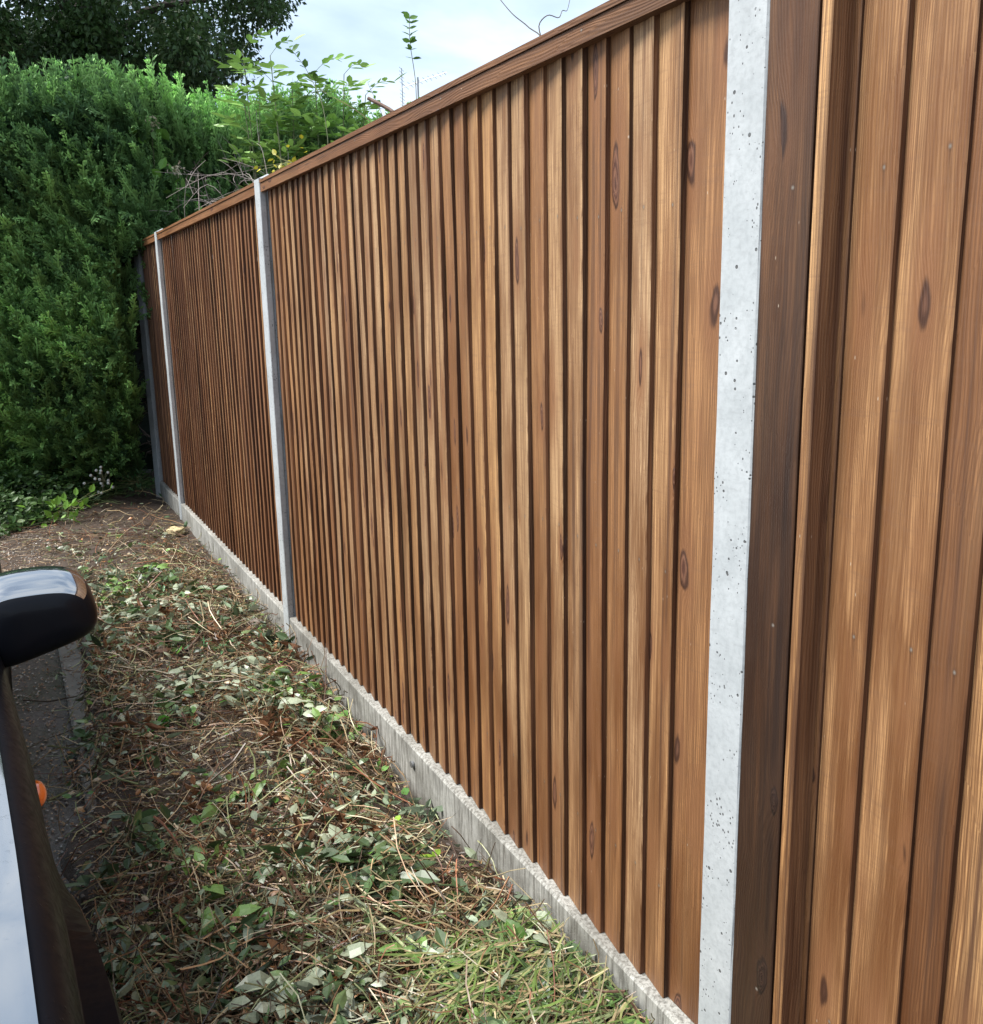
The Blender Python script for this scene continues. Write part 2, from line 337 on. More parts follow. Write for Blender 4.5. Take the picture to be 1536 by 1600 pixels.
ALLOY = simple('wheel_alloy', (.35, .35, .36), .35, 1.0).m
GLASSM = simple('tinted_car_glass', (.01, .013, .014), .03, 0, 0.5).m
SATIN = simple('satin_black_housing', (.006, .007, .010), .33, 0, .05, .12).m
AMBER = simple('amber_lens', (.75, .14, .01), .15, 0, .8).m
LAMPM = simple('clear_lamp_lens', (.5, .52, .55), .08, .6, 1.0).m
STEEL = simple('galvanised_metal', (.33, .34, .35), .45, .8).m

def ground_material():
    t = NT('damp_soil'); p = t.pos()
    n1 = t.noise(p, 6, 6, .6); n2 = t.noise(p, 55, 5, .65); n3 = t.noise(p, 400, 3, .6)
    c = t.ramp(n1, [(.3, (.032, .021, .015)), (.55, (.060, .041, .029)), (.75, (.10, .070, .050))])
    c = t.mix(t.ramp(n2, [(.4, 0.0), (.7, .7)]), c, (.030, .019, .013))
    v = t.n('ShaderNodeTexVoronoi', {'Vector': p, 'Scale': 85.0}, feature='F1')
    st = t.math('MULTIPLY', t.ramp(v.outputs['Distance'], [(.2, 1.0), (.3, 0.0)]), t.ramp(t.noise(p, 42, 2), [(.55, 0.0), (.62, 1.0)]))
    c = t.mix(t.math('MULTIPLY', st, .8), c, (.33, .27, .21))
    c = t.mix(t.ramp(n3, [(.6, 0.0), (.75, .5)]), c, (.26, .20, .14))
    t.l(c, t.b.inputs['Base Color']); t.l(t.ramp(n1, [(.35, .45), (.6, .85)]), t.b.inputs['Roughness'])
    t.bump(t.math('ADD', t.math('ADD', n2, t.math('MULTIPLY', n3, .3)), st), .9, .008)
    return t.m
SOIL = ground_material()
def asphalt_material():
    t = NT('wet_asphalt'); p = t.pos()
    v = t.n('ShaderNodeTexVoronoi', {'Vector': p, 'Scale': 130.0}, feature='F1'); n = t.noise(p, 3, 5); n2 = t.noise(p, 220, 3)
    c = t.mix(t.ramp(v.outputs['Color'], [(.2, 0.0), (1.0, 1.0)]), (.055, .045, .040), (.12, .098, .085))
    c = t.mix(t.ramp(n, [(.4, 0.0), (.7, .5)]), c, (.10, .075, .062)); c = t.mix(t.ramp(n2, [(.62, 0.0), (.7, .7)]), c, (.35, .33, .31))
    t.l(c, t.b.inputs['Base Color']); t.l(t.ramp(n, [(.35, .2), (.65, .5)]), t.b.inputs['Roughness'])
    t.bump(t.math('ADD', v.outputs['Distance'], n2), .35, .002)
    return t.m
ASPH = asphalt_material()

# ------------------------------------------------------------------ ground, road, kerb
def gz(x, y):
    """height of the verge: level by the fence, a heap of trimmings in the middle, down to the kerb"""
    x = np.asarray(x, float); y = np.asarray(y, float)
    h = .035*(vnoise(x*2.3+7, y*2.3, 3)-.5)+.016*(vnoise(x*9, y*9, 4)-.5)+.006*(vnoise(x*31, y*31, 5)-.5)
    mound = .045*np.exp(-((x+.45)/.24)**2)
    edge = np.clip((x+.92)/.18, 0, 1)
    dip = -.05*np.exp(-((y-2.65)/.6)**2)*np.exp(-((x+.05)/.16)**2)-.015*np.exp(-((x)/.12)**2)
    near = np.clip((x+.30)/.25, 0, 1)*(-.004)
    z = h*edge+mound-.015+near+dip
    z = np.where(x > .2, .02+h, z)
    xk = -.872-.13*np.clip(vnoise(y*1.9+3, y*0+1, 77)*1.9-.35, 0, 1)*np.clip((4.15-y)/.3, 0, 1)-.05*vnoise(y*9, y*0, 78)*np.clip((4.15-y)/.3, 0, 1)
    z = np.where(x < -.55, np.maximum(z, .026+.012*(vnoise(x*22, y*22, 79)-.5)), z)
    xk = np.where(y > 4.85, xk-.6*np.clip((y-4.85)/.5, 0, 1), xk)
    k = np.clip((x-xk)/.03, 0, 1)
    return z*k+(-.035)*(1-k)
def grid(xs, ys, zf, g):
    X, Y = np.meshgrid(xs, ys); Z = zf(X, Y); n, m = X.shape
    i = np.arange(n*m).reshape(n, m)
    F = np.stack([i[:-1, :-1], i[:-1, 1:], i[1:, 1:], i[1:, :-1]], -1).reshape(-1, 4)
    g.add(np.stack([X, Y, Z], -1).reshape(-1, 3), F)
xs = np.concatenate([[-400, -60, -12, -4, -2, -1.4], np.arange(-1.2, .3, .014), [.5, 1, 2, 5, 15, 60, 400]])
ys = np.concatenate([[-300, -60, -10, -2, 0], np.arange(.6, 6, .018), np.arange(6, 11, .04), [12, 14, 18, 30, 80, 500]])
g = Geo(); grid(xs, ys, gz, g); o = g.build('ground', SOIL, smooth=True); tag(o, kind='structure')
g = Geo(); box(g, -5.6, -.95, -40, 40, -.06, -.018); o = g.build('road', ASPH); tag(o, kind='structure')
kw = empty('kerb', (-.91, 2.5, -.02)); tag(kw, 'row of worn pale kerb stones half buried at the road edge', 'kerb', kind='structure')
yk = -3.0
g = Geo()
while yk < 12:
    L = .915; dz = rng.normal()*.002
    cbox(g, -.955, -.868, yk, yk+L-.008, -.15, .018+dz, .008); yk += L
o = g.build('kerb_stones', KERBM, kw)

# ------------------------------------------------------------------ fence
YP = [-1.88, 1.1422, 4.1611, 7.1449, 8.232]     # near end of each post; front faces on x = 0
PW = .0875; ZT = 1.989
def board_strip(g, y0, w, xf, xb, z0, z1, rnd, dark=0.0, slope=.0125, tn=.013, tf=.005, warp=.0012, edge=1.0, sub=10):
    """one feather-edge board: thick edge towards -Y; own vertices for every face so that grain and edge colour stay separate"""
    zs = np.linspace(z0, z1, sub); ww = rng.normal(size=(sub, 2))*warp; ww = (ww+np.roll(ww, 1, 0))/2
    sec = [(xf+.0015, 0, 0), (xf, .002, 0), (xf+slope*w/.0775, w, 0), (xf+slope*w/.0775+tf, w, 0), (xf+tn, 0, 0)]
    y1 = w; K = rnd*53.7+y0*3.1
    pts = [(a, b) for a, b, _ in sec]
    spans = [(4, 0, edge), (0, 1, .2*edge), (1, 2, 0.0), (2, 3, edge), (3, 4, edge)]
    for a, b, ed in spans:
        P = []; U = []
        base = .03 if ed else 0
        for k in range(sub):
            for q in (a, b):
                x, y = pts[q]; P.append((x+ww[k, 0], y0+y+ww[k, 1]*.6, zs[k])); U.append((y+(x-xf)*1.0, zs[k], K))
        F = [[2*k, 2*k+1, 2*k+3, 2*k+2] for k in range(sub-1)]
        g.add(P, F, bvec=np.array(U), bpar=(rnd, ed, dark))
    for zi, k in ((z0, 0), (z1, sub-1)):
        P = [(x+ww[k, 0], y0+y+ww[k, 1]*.6, zi) for x, y in (pts[0], pts[2], pts[3], pts[4])]
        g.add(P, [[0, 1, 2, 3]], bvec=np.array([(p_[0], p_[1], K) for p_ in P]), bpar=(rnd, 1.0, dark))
def wbox(g, x0, x1, y0, y1, z0, z1, rnd, edge_s=1.0, dark=0.0, along='z', c=.0015):
    """timber of rectangular section; edges get the rough sawn look"""
    K = rnd*61.3+y0*2.7
    def q(P, ed):
        P = np.array(P, float)
        if along == 'z': U = np.c_[(P[:, 0]-x0)+(P[:, 1]-y0), P[:, 2], np.full(4, K)]
        else: U = np.c_[(P[:, 0]-x0)+(P[:, 2]-z0), P[:, 1], np.full(4, K)]
        g.add(P, [[0, 1, 2, 3]], bvec=U, bpar=(rnd, ed, dark))
    n = 1
    q([(x0, y0+c, z0), (x0, y1-c, z0), (x0, y1-c, z1), (x0, y0+c, z1)], 0)
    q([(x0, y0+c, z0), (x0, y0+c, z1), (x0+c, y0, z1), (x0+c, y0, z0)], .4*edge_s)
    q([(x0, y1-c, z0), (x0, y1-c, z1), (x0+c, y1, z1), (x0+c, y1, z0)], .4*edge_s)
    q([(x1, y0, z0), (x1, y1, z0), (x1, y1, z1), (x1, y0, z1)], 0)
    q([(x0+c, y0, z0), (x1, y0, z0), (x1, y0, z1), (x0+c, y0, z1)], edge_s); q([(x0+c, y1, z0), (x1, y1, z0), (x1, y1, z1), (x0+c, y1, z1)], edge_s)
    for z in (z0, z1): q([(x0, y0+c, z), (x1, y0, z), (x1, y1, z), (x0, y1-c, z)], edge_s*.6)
XF = .024; PITCH = .0775
GBT = .10
panel_info = {0: ('nearest bay of brown feather edge boards right of the wide pitted concrete post', -1.88, 1.1422),
              1: ('long middle bay of brown and tan boards between the nearest and second concrete posts', 1.1422, 4.1611),
              2: ('narrow looking darker brown bay between the second and third concrete posts', 4.1611, 7.1449),
              3: ('short last bay of reddish brown boards beside the hedge', 7.1449, 8.232)}
for i, (lab, ya, yb) in panel_info.items():
    pn = empty('fence_panel', (XF+.02, ya+PW if i else ya+PW, GBT)); tag(pn, lab, 'fence panel', 'timber fence panels between concrete posts')
    g = Geo(); y0 = ya+PW+.006; y1 = yb-.004
    if i == 0:
        marks = [.908, .8155, .7375]          # seen boards measured from the photograph
        rn = [.80, .86, .05, .72, .3, .5, .62, .15, .9]
        yy = marks[-1]
        ylist = [(.930, .098, .235, .14), (.829, .098, .24, .10), (.764, .064, .02, .40), (.676, .088, .80, .22)]
        for (y_, w_, r_, d_) in ylist: board_strip(g, y_, w_+.012, .037, 0, GBT+.002, ZT-.03, r_, d_, tn=.011, slope=.0088, warp=.0006)
        y_ = .676
        while y_-PITCH > y0+.03:
            y_ -= PITCH; board_strip(g, y_, .09, .037, 0, GBT+.002, ZT-.03, rng.random(), 0, warp=.0008)
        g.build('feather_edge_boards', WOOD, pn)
        g = Geo(); wbox(g, .001, .030, 1.046, 1.1422-.001, .06, ZT-.03, .02, .6, 1.3); d = g.build('end_board', WOOD, pn); d['label'] = 'dark wet stained board beside the post'
        g = Geo(); wbox(g, -.001, .045, 1.019, 1.039, .06, ZT-.03, .84, .85, 0.12)
        wbox(g, .040, .060, 1.010, 1.060, .06, ZT-.03, .1, .85, 0.4); d = g.build('batten', WOOD, pn); d['label'] = 'narrow pale batten with a brown side'
    else:
        first = True; y_ = y0
        end = y1
        if i == 1:
            pass
        # boards start at the far post and step towards the camera
        ylist = []
        y_ = (y1-.0775)
        stop = y0+(.085 if i == 1 else .03)
        while y_ > stop:
            ylist.append(y_); y_ -= PITCH
        for y_ in ylist:
            tone = rng.choice([.40, .45, .5, .55, .62, .7, .78, .84, .9, .30, .15, .05, .98]); 
            if i >= 2: tone = rng.choice([.02, .1, .98, .9, .3, .05])
            jit = rng.normal()*.0006
            board_strip(g, y_+rng.normal()*.002, .094, XF+jit, 0, GBT+.002, ZT-.03, tone, (rng.random()*.22 if rng.random() < .3 else 0), slope=.0122+rng.normal()*.0006, tn=.0130+rng.normal()*.0004)
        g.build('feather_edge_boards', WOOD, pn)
        g = Geo(); fe = ylist[-1]
        wbox(g, XF+.012, XF+.034, y0-.004, fe+.01, GBT+.002, ZT-.03, .12, .7, 0.12); d = g.build('end_board', WOOD, pn); d['label'] = 'flat brown board closing the bay at the post'
    # capping rail with a front strip, three arris rails at the back
    g = Geo()
    wbox(g, .004, .026, ya+PW+.002, yb-.002, ZT-.036, ZT-.002, .02, .25, .80, 'y'); 
    wbox(g, .000, .072, ya+PW+.004, yb-.004, ZT-.0005, ZT+.012, .02, .3, .72, 'y')
    g.build('capping_rail', WOOD, pn)
    for zr in (.35, 1.0, 1.65):
        g = Geo(); wbox(g, XF+.022+.012*(i == 0), XF+.072, ya+PW+.003, yb-.003, zr-.037, zr+.037, .1, 1, .2, 'y'); g.build('arris_rail', WOOD, pn)

# nails (small heads on the near boards) are part of the panel mesh look -> bright specks in the material

# gravel boards
for i, lab in ((0, 'concrete gravel board under the nearest fence bay'), (1, 'long streaked concrete gravel board under the middle fence bay'), (2, 'concrete gravel board between the second and third posts'), (3, 'short pale concrete gravel board at the hedge end of the fence')):
    ya, yb = YP[i]+PW, YP[i+1]
    n = max(6, int((yb-ya)/.05)); g = Geo()
    yy = np.linspace(ya+.003, yb-.003, n); wx = (vnoise(yy*3, yy*0+i, 8)-.5)*.004; wz = (vnoise(yy*2.2, yy*0+i+9, 9)-.5)*.006
    sec = [(.004, -.20), (.004, GBT-.006), (.009, GBT), (.052, GBT), (.055, GBT-.004), (.055, -.20)]
    V = np.array([[(x+wx[k], yy[k], z+(wz[k] if z > 0 else 0)*(1 if x < .01 else .0)) for x, z in sec] for k in range(n)]).reshape(-1, 3)
    m = len(sec); F = [[k*m+a, k*m+a+1, (k+1)*m+a+1, (k+1)*m+a] for k in range(n-1) for a in range(m-1)]
    g.add(V, F); g.add(V[:m], [[0, 1, 4, 5], [1, 2, 3, 4]]); g.add(V[-m:], [[0, 1, 4, 5], [1, 2, 3, 4]])
    o = g.build('gravel_board', CONC2); tag(o, lab, 'gravel board', 'concrete gravel boards under the fence panels')
    if i == 1:
        g = Geo()
        for yb_ in (2.66,):
            for k in range(1):
                r_ = .011; n_ = 14
                ring = [(.004-.002, yb_+r_*math.cos(a), .045+r_*math.sin(a)) for a in np.linspace(0, 2*math.pi, n_, endpoint=False)]
                ring2 = [(-.006, y*1, z) for _, y, z in ring]
                g.add(ring+ring2+[(-.007, yb_, .045)], [[a, (a+1) % n_, n_+(a+1) % n_, n_+a] for a in range(n_)])
                g.f3.append(np.array([[n_+a, n_+(a+1) % n_, 2*n_] for a in range(n_)]))
        b_ = g.build('lifting_bolt', STEEL, o)

def post(yc, label, rz=0, x0=0.0, top=True, w=PW, d=.10):
    r_ = empty('concrete_post', (x0+d/2, yc+w/2, 0), rz)
    g = Geo(); c = .0025; z0, z1 = -.3, 2.008
    h = w/2; e_ = d/2
    # H section: slots for the panels on both sides
    sec = [(-e_+c, -h), (-e_+.024, -h), (-e_+.024, -h+.02), (e_-.022, -h+.02), (e_-.022, -h), (e_-c, -h), (e_, -h+c), (e_, h-c), (e_-c, h), (e_-.022, h), (e_-.022, h-.02), (-e_+.024, h-.02), (-e_+.024, h), (-e_+c, h), (-e_, h-c), (-e_, -h+c)]
    m = len(sec); zs = [z0]+list(np.linspace(0, z1-.004, 26)); V = []
    for k, z in enumerate(zs):
        for (x, y) in sec:
            j = rng.normal(size=2)*.00035; V.append((x+j[0], y+j[1], z))
    F = [[k*m+a, k*m+(a+1) % m, (k+1)*m+(a+1) % m, (k+1)*m+a] for k in range(len(zs)-1) for a in range(m)]
    lw = np.array(V); M = np.array(r_.matrix_world); lw = lw@M[:3, :3].T+M[:3, 3]
    g.add(lw, F)
    cap = np.array([(-e_, -h, z1-.004), (e_, -h, z1-.004), (e_, h, z1-.004), (-e_, h, z1-.004), (-e_, -h, z1), (e_, -h, z1), (e_, h, z1), (-e_, h, z1), (0, 0, z1+.024)])
    cap = cap@M[:3, :3].T+M[:3, 3]
    n0 = g.n; g.add(cap, [[0, 1, 5, 4], [1, 2, 6, 5], [2, 3, 7, 6], [3, 0, 4, 7]]); g.f3.append(np.array([[4, 5, 8], [5, 6, 8], [6, 7, 8], [7, 4, 8]])+n0)
    g.build('shaft', CONC, r_)
    tag(r_, label, 'fence post', 'concrete posts of the fence')
    return r_
post(YP[1], 'wide pale pitted concrete post nearest the camera, full picture height')
post(YP[2], 'grey concrete post with pyramid top between the long middle bay and the next')
post(YP[3], 'thin looking concrete post third from the camera, near the hedge')
post(YP[4], 'last concrete post of the fence, shaded and partly behind the hedge', rz=R(18), x0=-.012)

# ------------------------------------------------------------------ hedge
SP = []; SF = []
def spray_template(nb=12, L=1.0, wid=.26, seed=0):
    """flat feathery conifer spray: a stem with pinnate, pointed branchlets; y is its length"""
    r = np.random.default_rng(seed); V = []; F = []; CV = []
    def blade(p, q, w):
        p = np.array(p); q = np.array(q); d = q-p; s = np.array([-d[1], d[0], 0]); s = s/np.linalg.norm(s)*w
        i = len(V); mid = p+d*.45
        V.extend([p, mid-s+np.array([0, 0, .006]), q, mid+s-np.array([0, 0, .004])]); CV.extend([.4+.4*p[1], .5+.6*mid[1], .7+1.2*q[1], .5+.6*mid[1]]); F.append([i, i+1, i+2, i+3])
    blade((0, 0, 0), (0, L, .04), .022)
    for k in range(nb):
        t = .08+.86*k/nb; l = wid*(1-t*.75)*(.75+.5*r.random())
        for sgn in (-1, 1):
            a = R(24+12*r.random()); b = np.array([0, t*L, .02*t]); q = b+np.array([sgn*math.sin(a)*l, math.cos(a)*l, r.normal()*.05-.04*l])
            blade(b, q, .018)
            for kk in range(1 if k % 2 else 0):
                tt = .45; bb = b+(q-b)*tt; l2 = l*.5
                for s2 in (-1, 1):
                    a2 = sgn*a+s2*R(24); blade(bb, bb+np.array([math.sin(a2)*l2, math.cos(a2)*l2, r.normal()*.03]), .024)
    return np.array(V), np.array(F), np.array(CV)
SPT = [spray_template(seed=k) for k in range(3)]
def hedge_face(P):
    """lumpiness of the clipped surface"""
    return .28*(vnoise(P[:, 0]*1.7+P[:, 1]*1.3+20, P[:, 2]*1.7+3, 12)-.5)+.10*(vnoise(P[:, 0]*4+P[:, 1]*3+20, P[:, 2]*4+3, 13)-.5)
def scatter_hedge(g, N, face, size, tone, depth=.25, bias=(0, 0, 0)):
    """face(N)->points on the surface, outward normals"""
    P, Nn = face(N); off = hedge_face(P)
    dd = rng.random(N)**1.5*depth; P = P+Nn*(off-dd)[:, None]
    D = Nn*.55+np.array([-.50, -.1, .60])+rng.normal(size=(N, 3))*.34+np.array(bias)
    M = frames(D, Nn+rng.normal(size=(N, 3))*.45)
    t = rng.random(N); c0 = np.array([.007, .034, .024]); c1 = np.array([.31, .57, .17])  # dark end painted as the hedge's shadow green, light end as lit foliage
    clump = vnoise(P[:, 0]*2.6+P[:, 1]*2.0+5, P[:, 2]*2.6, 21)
    mixv = np.clip(tone*(.05+.65*clump+.5*t*t)*(1-dd/depth*.8), 0, 1.2)[:, None]  # deeper sprays coloured darker, standing in for shade inside the hedge
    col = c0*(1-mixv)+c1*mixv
    sc = size*(.6+.7*rng.random(N))
    for k in range(3):
        m = np.arange(N) % 3 == k; inst(g, SPT[k][0], SPT[k][1], M[m], P[m], sc[m], col[m], SPT[k][2])
HX0, HX1 = -2.6, 5.5
def top_z(x): return np.interp(x, [-3, -1.0, .4, 1.2, 2.4, 5.5], [2.90, 2.86, 2.87, 2.88, 2.88, 2.85])
def f_left_front(N):       # road-side part of the hedge, faces the camera; bulges over its foot
    x = rng.uniform(HX0, .12, N); tz = top_z(x); z = rng.uniform(.03, 1, N)*tz; x = np.where((x > -.11) & (z < 1.9), x-.18-.3*rng.random(N), x)
    y = 8.22+np.where(z < .6, (.6-z)*.7, 0)+.12*np.clip(z-2.2, 0, 1)**2+np.interp(x, [-2.6, -1.3, .1], [.35, -.05, -.12])
    n = np.tile([0., -1, .15], (N, 1)); return np.c_[x, y, z], n
def f_right_front(N):      # part behind the fence
    x = rng.uniform(.12, HX1, N); tz = top_z(x); z = rng.uniform(.45, 1, N)*tz
    y = 8.25+.2*(x-.1); n = np.tile([0.05, -1, .2], (N, 1)); return np.c_[x, y, z], n
def f_top(N):
    x = rng.uniform(HX0, HX1, N); y = rng.uniform(8.15, 10.2, N)+.2*np.clip(x, 0, 9); z = top_z(x)+.22*(vnoise(x*2.3, y*2, 91)-.5)-.25*np.clip(8.55-y+.2*np.clip(x, 0, 9), 0, 1)**1.0
    return np.c_[x, y, z], np.tile([0., -.15, 1.], (N, 1))
def f_left(N):
    y = rng.uniform(8.4, 10.3, N); z = rng.uniform(.15, 3.25, N); x = np.full(N, HX0); return np.c_[x, y, z], np.tile([-1., 0, .1], (N, 1))
hedge = empty('conifer_hedge', (0, 9.2, 0)); tag(hedge, 'tall clipped green conifer hedge beyond the end of the fence', 'hedge')
g = Geo()
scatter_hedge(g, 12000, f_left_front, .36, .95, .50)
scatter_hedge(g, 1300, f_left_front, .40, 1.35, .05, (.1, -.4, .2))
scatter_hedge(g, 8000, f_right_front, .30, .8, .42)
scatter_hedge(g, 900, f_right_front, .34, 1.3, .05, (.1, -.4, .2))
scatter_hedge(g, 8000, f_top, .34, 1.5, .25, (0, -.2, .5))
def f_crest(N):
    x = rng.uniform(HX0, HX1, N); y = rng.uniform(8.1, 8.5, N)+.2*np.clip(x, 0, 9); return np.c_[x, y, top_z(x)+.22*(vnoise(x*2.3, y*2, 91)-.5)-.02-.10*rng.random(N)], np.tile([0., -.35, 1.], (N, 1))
scatter_hedge(g, 1500, f_crest, .42, 1.9, .05, (.05, -.25, .9))  # crest and top tones raised: new growth plus painted-in light from above
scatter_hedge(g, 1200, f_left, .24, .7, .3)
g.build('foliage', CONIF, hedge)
# inner twigs and trunks that stop the eye inside the hedge
g = Geo(); N = 2600
P0 = np.c_[rng.uniform(HX0+.2, HX1, N), np.zeros(N), rng.uniform(.1, 2.7, N)]; P0[:, 1] = 8.75+.2*np.clip(P0[:, 0], 0, 9)+rng.random(N)*.5
d = np.c_[rng.normal(size=N)*.35, -.55-rng.random(N)*.3, rng.normal(size=N)*.25+.15]
K = 4; t = np.linspace(0, 1, K)[None, :, None]; PP = P0[:, None, :]+d[:, None, :]*t*.6; PP = PP+rng.normal(size=PP.shape)*.012
tubes(g, PP, np.full(N, .006), np.full(N, .002), np.tile([.085, .06, .045], (N, 1)))
for x in np.arange(-2.2, 5.3, .62):
    y = 9.15+.2*max(x, 0)+rng.normal()*.1
    tube(g, [(x, y, -.1), (x+.05, y, 1.0), (x-.03, y+.05, 2.0), (x, y, 2.9)], .06, .015, (.10, .072, .055), 8)
g.build('inner_branches', BARK, hedge)
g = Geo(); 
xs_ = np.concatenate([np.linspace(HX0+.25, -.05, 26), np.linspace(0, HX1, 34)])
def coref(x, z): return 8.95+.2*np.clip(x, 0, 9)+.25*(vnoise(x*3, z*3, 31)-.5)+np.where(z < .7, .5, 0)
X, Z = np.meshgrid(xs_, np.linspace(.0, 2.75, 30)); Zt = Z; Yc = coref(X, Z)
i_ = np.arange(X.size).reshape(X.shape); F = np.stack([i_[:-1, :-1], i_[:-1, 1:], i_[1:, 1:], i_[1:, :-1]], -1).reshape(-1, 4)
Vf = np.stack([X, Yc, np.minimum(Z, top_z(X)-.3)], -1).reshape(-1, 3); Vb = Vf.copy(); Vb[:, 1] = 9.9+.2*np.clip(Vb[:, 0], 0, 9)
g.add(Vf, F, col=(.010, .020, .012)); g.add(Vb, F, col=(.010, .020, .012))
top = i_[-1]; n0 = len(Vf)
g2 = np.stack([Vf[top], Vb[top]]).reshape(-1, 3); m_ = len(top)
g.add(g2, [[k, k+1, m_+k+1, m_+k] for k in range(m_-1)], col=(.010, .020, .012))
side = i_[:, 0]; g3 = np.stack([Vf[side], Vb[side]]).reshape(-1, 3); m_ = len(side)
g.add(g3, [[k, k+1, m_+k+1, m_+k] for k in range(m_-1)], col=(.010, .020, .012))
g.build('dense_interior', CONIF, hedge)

# ------------------------------------------------------------------ big tree behind
LEAFV = np.array([(0, 0, 0), (-.22, .3, .03), (-.2, .65, .02), (0, 1, -.04), (.2, .65, .02), (.22, .3, .03), (0, .33, -.03), (0, .66, -.03)], float)
LEAFF = np.array([[0, 1, 6, 6], [1, 2, 7, 6], [2, 3, 7, 7], [0, 6, 5, 5], [6, 7, 4, 5], [7, 3, 4, 4]])
LEAFT = np.array([[0, 6, 1], [1, 6, 7], [1, 7, 2], [2, 7, 3], [0, 5, 6], [5, 4, 7], [5, 7, 6], [4, 3, 7]])
SLEAF = np.array([(0, 0, 0), (-.28, .45, .05), (0, 1, -.05), (.28, .45, .05)], float); SLF = np.array([[0, 1, 2], [0, 2, 3]])
tree = empty('broadleaf_tree', (.6, 17.5, 0)); tag(tree, 'large dark broadleaf tree rising behind the hedge', 'tree')
g = Geo(); tube(g, smooth_path([(.6, 17.5, -.3), (.7, 17.4, 2.5), (.5, 17.5, 5), (.8, 17.3, 6.8), (.6, 17.6, 8.6)], 14), .34, .08, (.06, .05, .04), 10)
limbs = []
for k in range(16):
    a = k*2.4; z = 4.0+k*.22; L = 2.5-.08*k
    p_ = smooth_path([(.6, 17.5, z), (.6+math.cos(a)*L*.5, 17.5+math.sin(a)*L*.5, z+.9), (.6+math.cos(a)*L, 17.5+math.sin(a)*L, z+1.0+.5*rng.random())], 7); limbs.append(p_); tube(g, p_, .11, .02, (.055, .045, .035), 6)
g.build('trunk', BARK, tree)
g = Geo()
cl = []
C0 = np.array([.1, 17.3, 6.9]); RR = np.array([4.3, 3.0, 2.6])
while len(cl) < 420:
    q = rng.normal(size=3); q /= np.linalg.norm(q); rr = .45+.55*rng.random()**.5
    p_ = C0+q*RR*rr
    if p_[2] < 4.7 or (p_[0] > 2.7+.9*(p_[2]-5)): continue
    cl.append(p_)
# drooping low fringe towards the sky gap
for k in range(110): cl.append(np.array([rng.uniform(-3, 2.2), rng.uniform(15.3, 18), rng.uniform(4.5, 5.6)]))
cl = np.array(cl); per = 230
N = len(cl)*per; base = np.repeat(cl, per, 0); rad = np.repeat(rng.uniform(.28, .62, len(cl)), per)
q = rng.normal(size=(N, 3)); q /= np.linalg.norm(q, axis=1)[:, None]; P = base+q*(rad*rng.random(N)**.4)[:, None]*np.array([1, 1, .7])
M = frames(q*.6+rng.normal(size=(N, 3))*.6+np.array([0, 0, -.35]), rng.normal(size=(N, 3))*.6+np.array([0, 0, 1.]))
ct = np.repeat(rng.random(len(cl)), per)*.6+rng.random(N)*.4
col = np.array([.020, .045, .017])*(1-ct[:, None])+np.array([.085, .17, .05])*ct[:, None]
inst(g, SLEAF, SLF, M, P, .095*(.7+.6*rng.random(N)), col)
g.build('crown', LEAF, tree)

# ------------------------------------------------------------------ plants above the fence
GREEN = np.array([.11, .24, .035]); BGREEN = np.array([.24, .42, .10])
def leaves(g, P, D, size, col, up=(0, 0, 1), jit=.3, sc3=None):
    P = np.array(P); D = np.array(D); N = len(P)
    M = frames(D+rng.normal(size=(N, 3))*.1, np.tile(up, (N, 1))+rng.normal(size=(N, 3))*jit)
    c = np.tile(col, (N, 1))*(.7+.6*rng.random((N, 1)))
    s = size*(.75+.5*rng.random(N))
    if sc3 is not None: s = s[:, None]*np.array(sc3)
    inst(g, LEAFV, LEAFT, M, P, s, c)
def pinnate(gs, gl, base, d, L, pairs=4, lsize=.09, col=GREEN):
    """elder leaf: a drooping stalk with paired leaflets and one at its tip"""
    base = np.array(base); d = np.array(d)/np.linalg.norm(d)
    P = smooth_path([base, base+d*L*.5+np.array([0, 0, .02]), base+d*L+np.array([0, 0, -.04])], 6)
    tube(gs, P, .0022, .0012, (.16, .22, .07), 3)
    side = np.cross(d, [0, 0, 1.]); side /= np.linalg.norm(side)+1e-9
    pp = []; dd = []
    for k in range(pairs):
        t = .3+.6*k/pairs; q = P[int(t*5)]*(1-(t*5 % 1))+P[min(int(t*5)+1, 5)]*(t*5 % 1)
        for s in (-1, 1): pp.append(q); dd.append(d*.55+side*s*.9+np.array([0, 0, -.15]))
    pp.append(P[-1]); dd.append(d+np.array([0, 0, -.2]))
    leaves(gl, pp, dd, lsize, col, jit=.35, sc3=(.85, 1, 1))
elder = empty('elder_shrub', (.95, 6.8, 0)); tag(elder, 'bright green leafy elder shrub sticking up behind the fence top', 'shrub')
gs, gl = Geo(), Geo()
tips = [(.62, 7.0, 3.02), (.78, 6.8, 3.12), (.93, 6.85, 2.95), (1.05, 6.7, 3.02), (1.22, 6.6, 3.0), (1.33, 6.5, 2.86), (1.02, 6.75, 2.72), (.82, 6.9, 2.75), (1.18, 6.6, 2.66), (.7, 6.95, 2.62), (1.4, 6.4, 2.6), (.66, 7.05, 3.2), (1.28, 6.5, 2.5), (.9, 6.8, 2.55)]
for tp in tips:
    tp = np.array(tp); b = np.array([.95, 6.8, 0]); mid = b*.4+tp*.6+rng.normal(size=3)*.05; mid[2] = 1.7
    P = smooth_path([b, mid, tp], 12); tube(gs, P, .009, .003, (.15, .17, .08), 5)
    for k in range(11):
        t = .74+.26*k/10; q = P[int(t*11)]
        a = k*2.4+rng.random(); pinnate(gs, gl, q, (math.cos(a), math.sin(a), .45+.4*rng.random()), .17+.07*rng.random(), 3, .098, BGREEN*(.6+.6*rng.random()))
gs.build('stems', BARK, elder); gl.build('leaves', LEAF, elder)

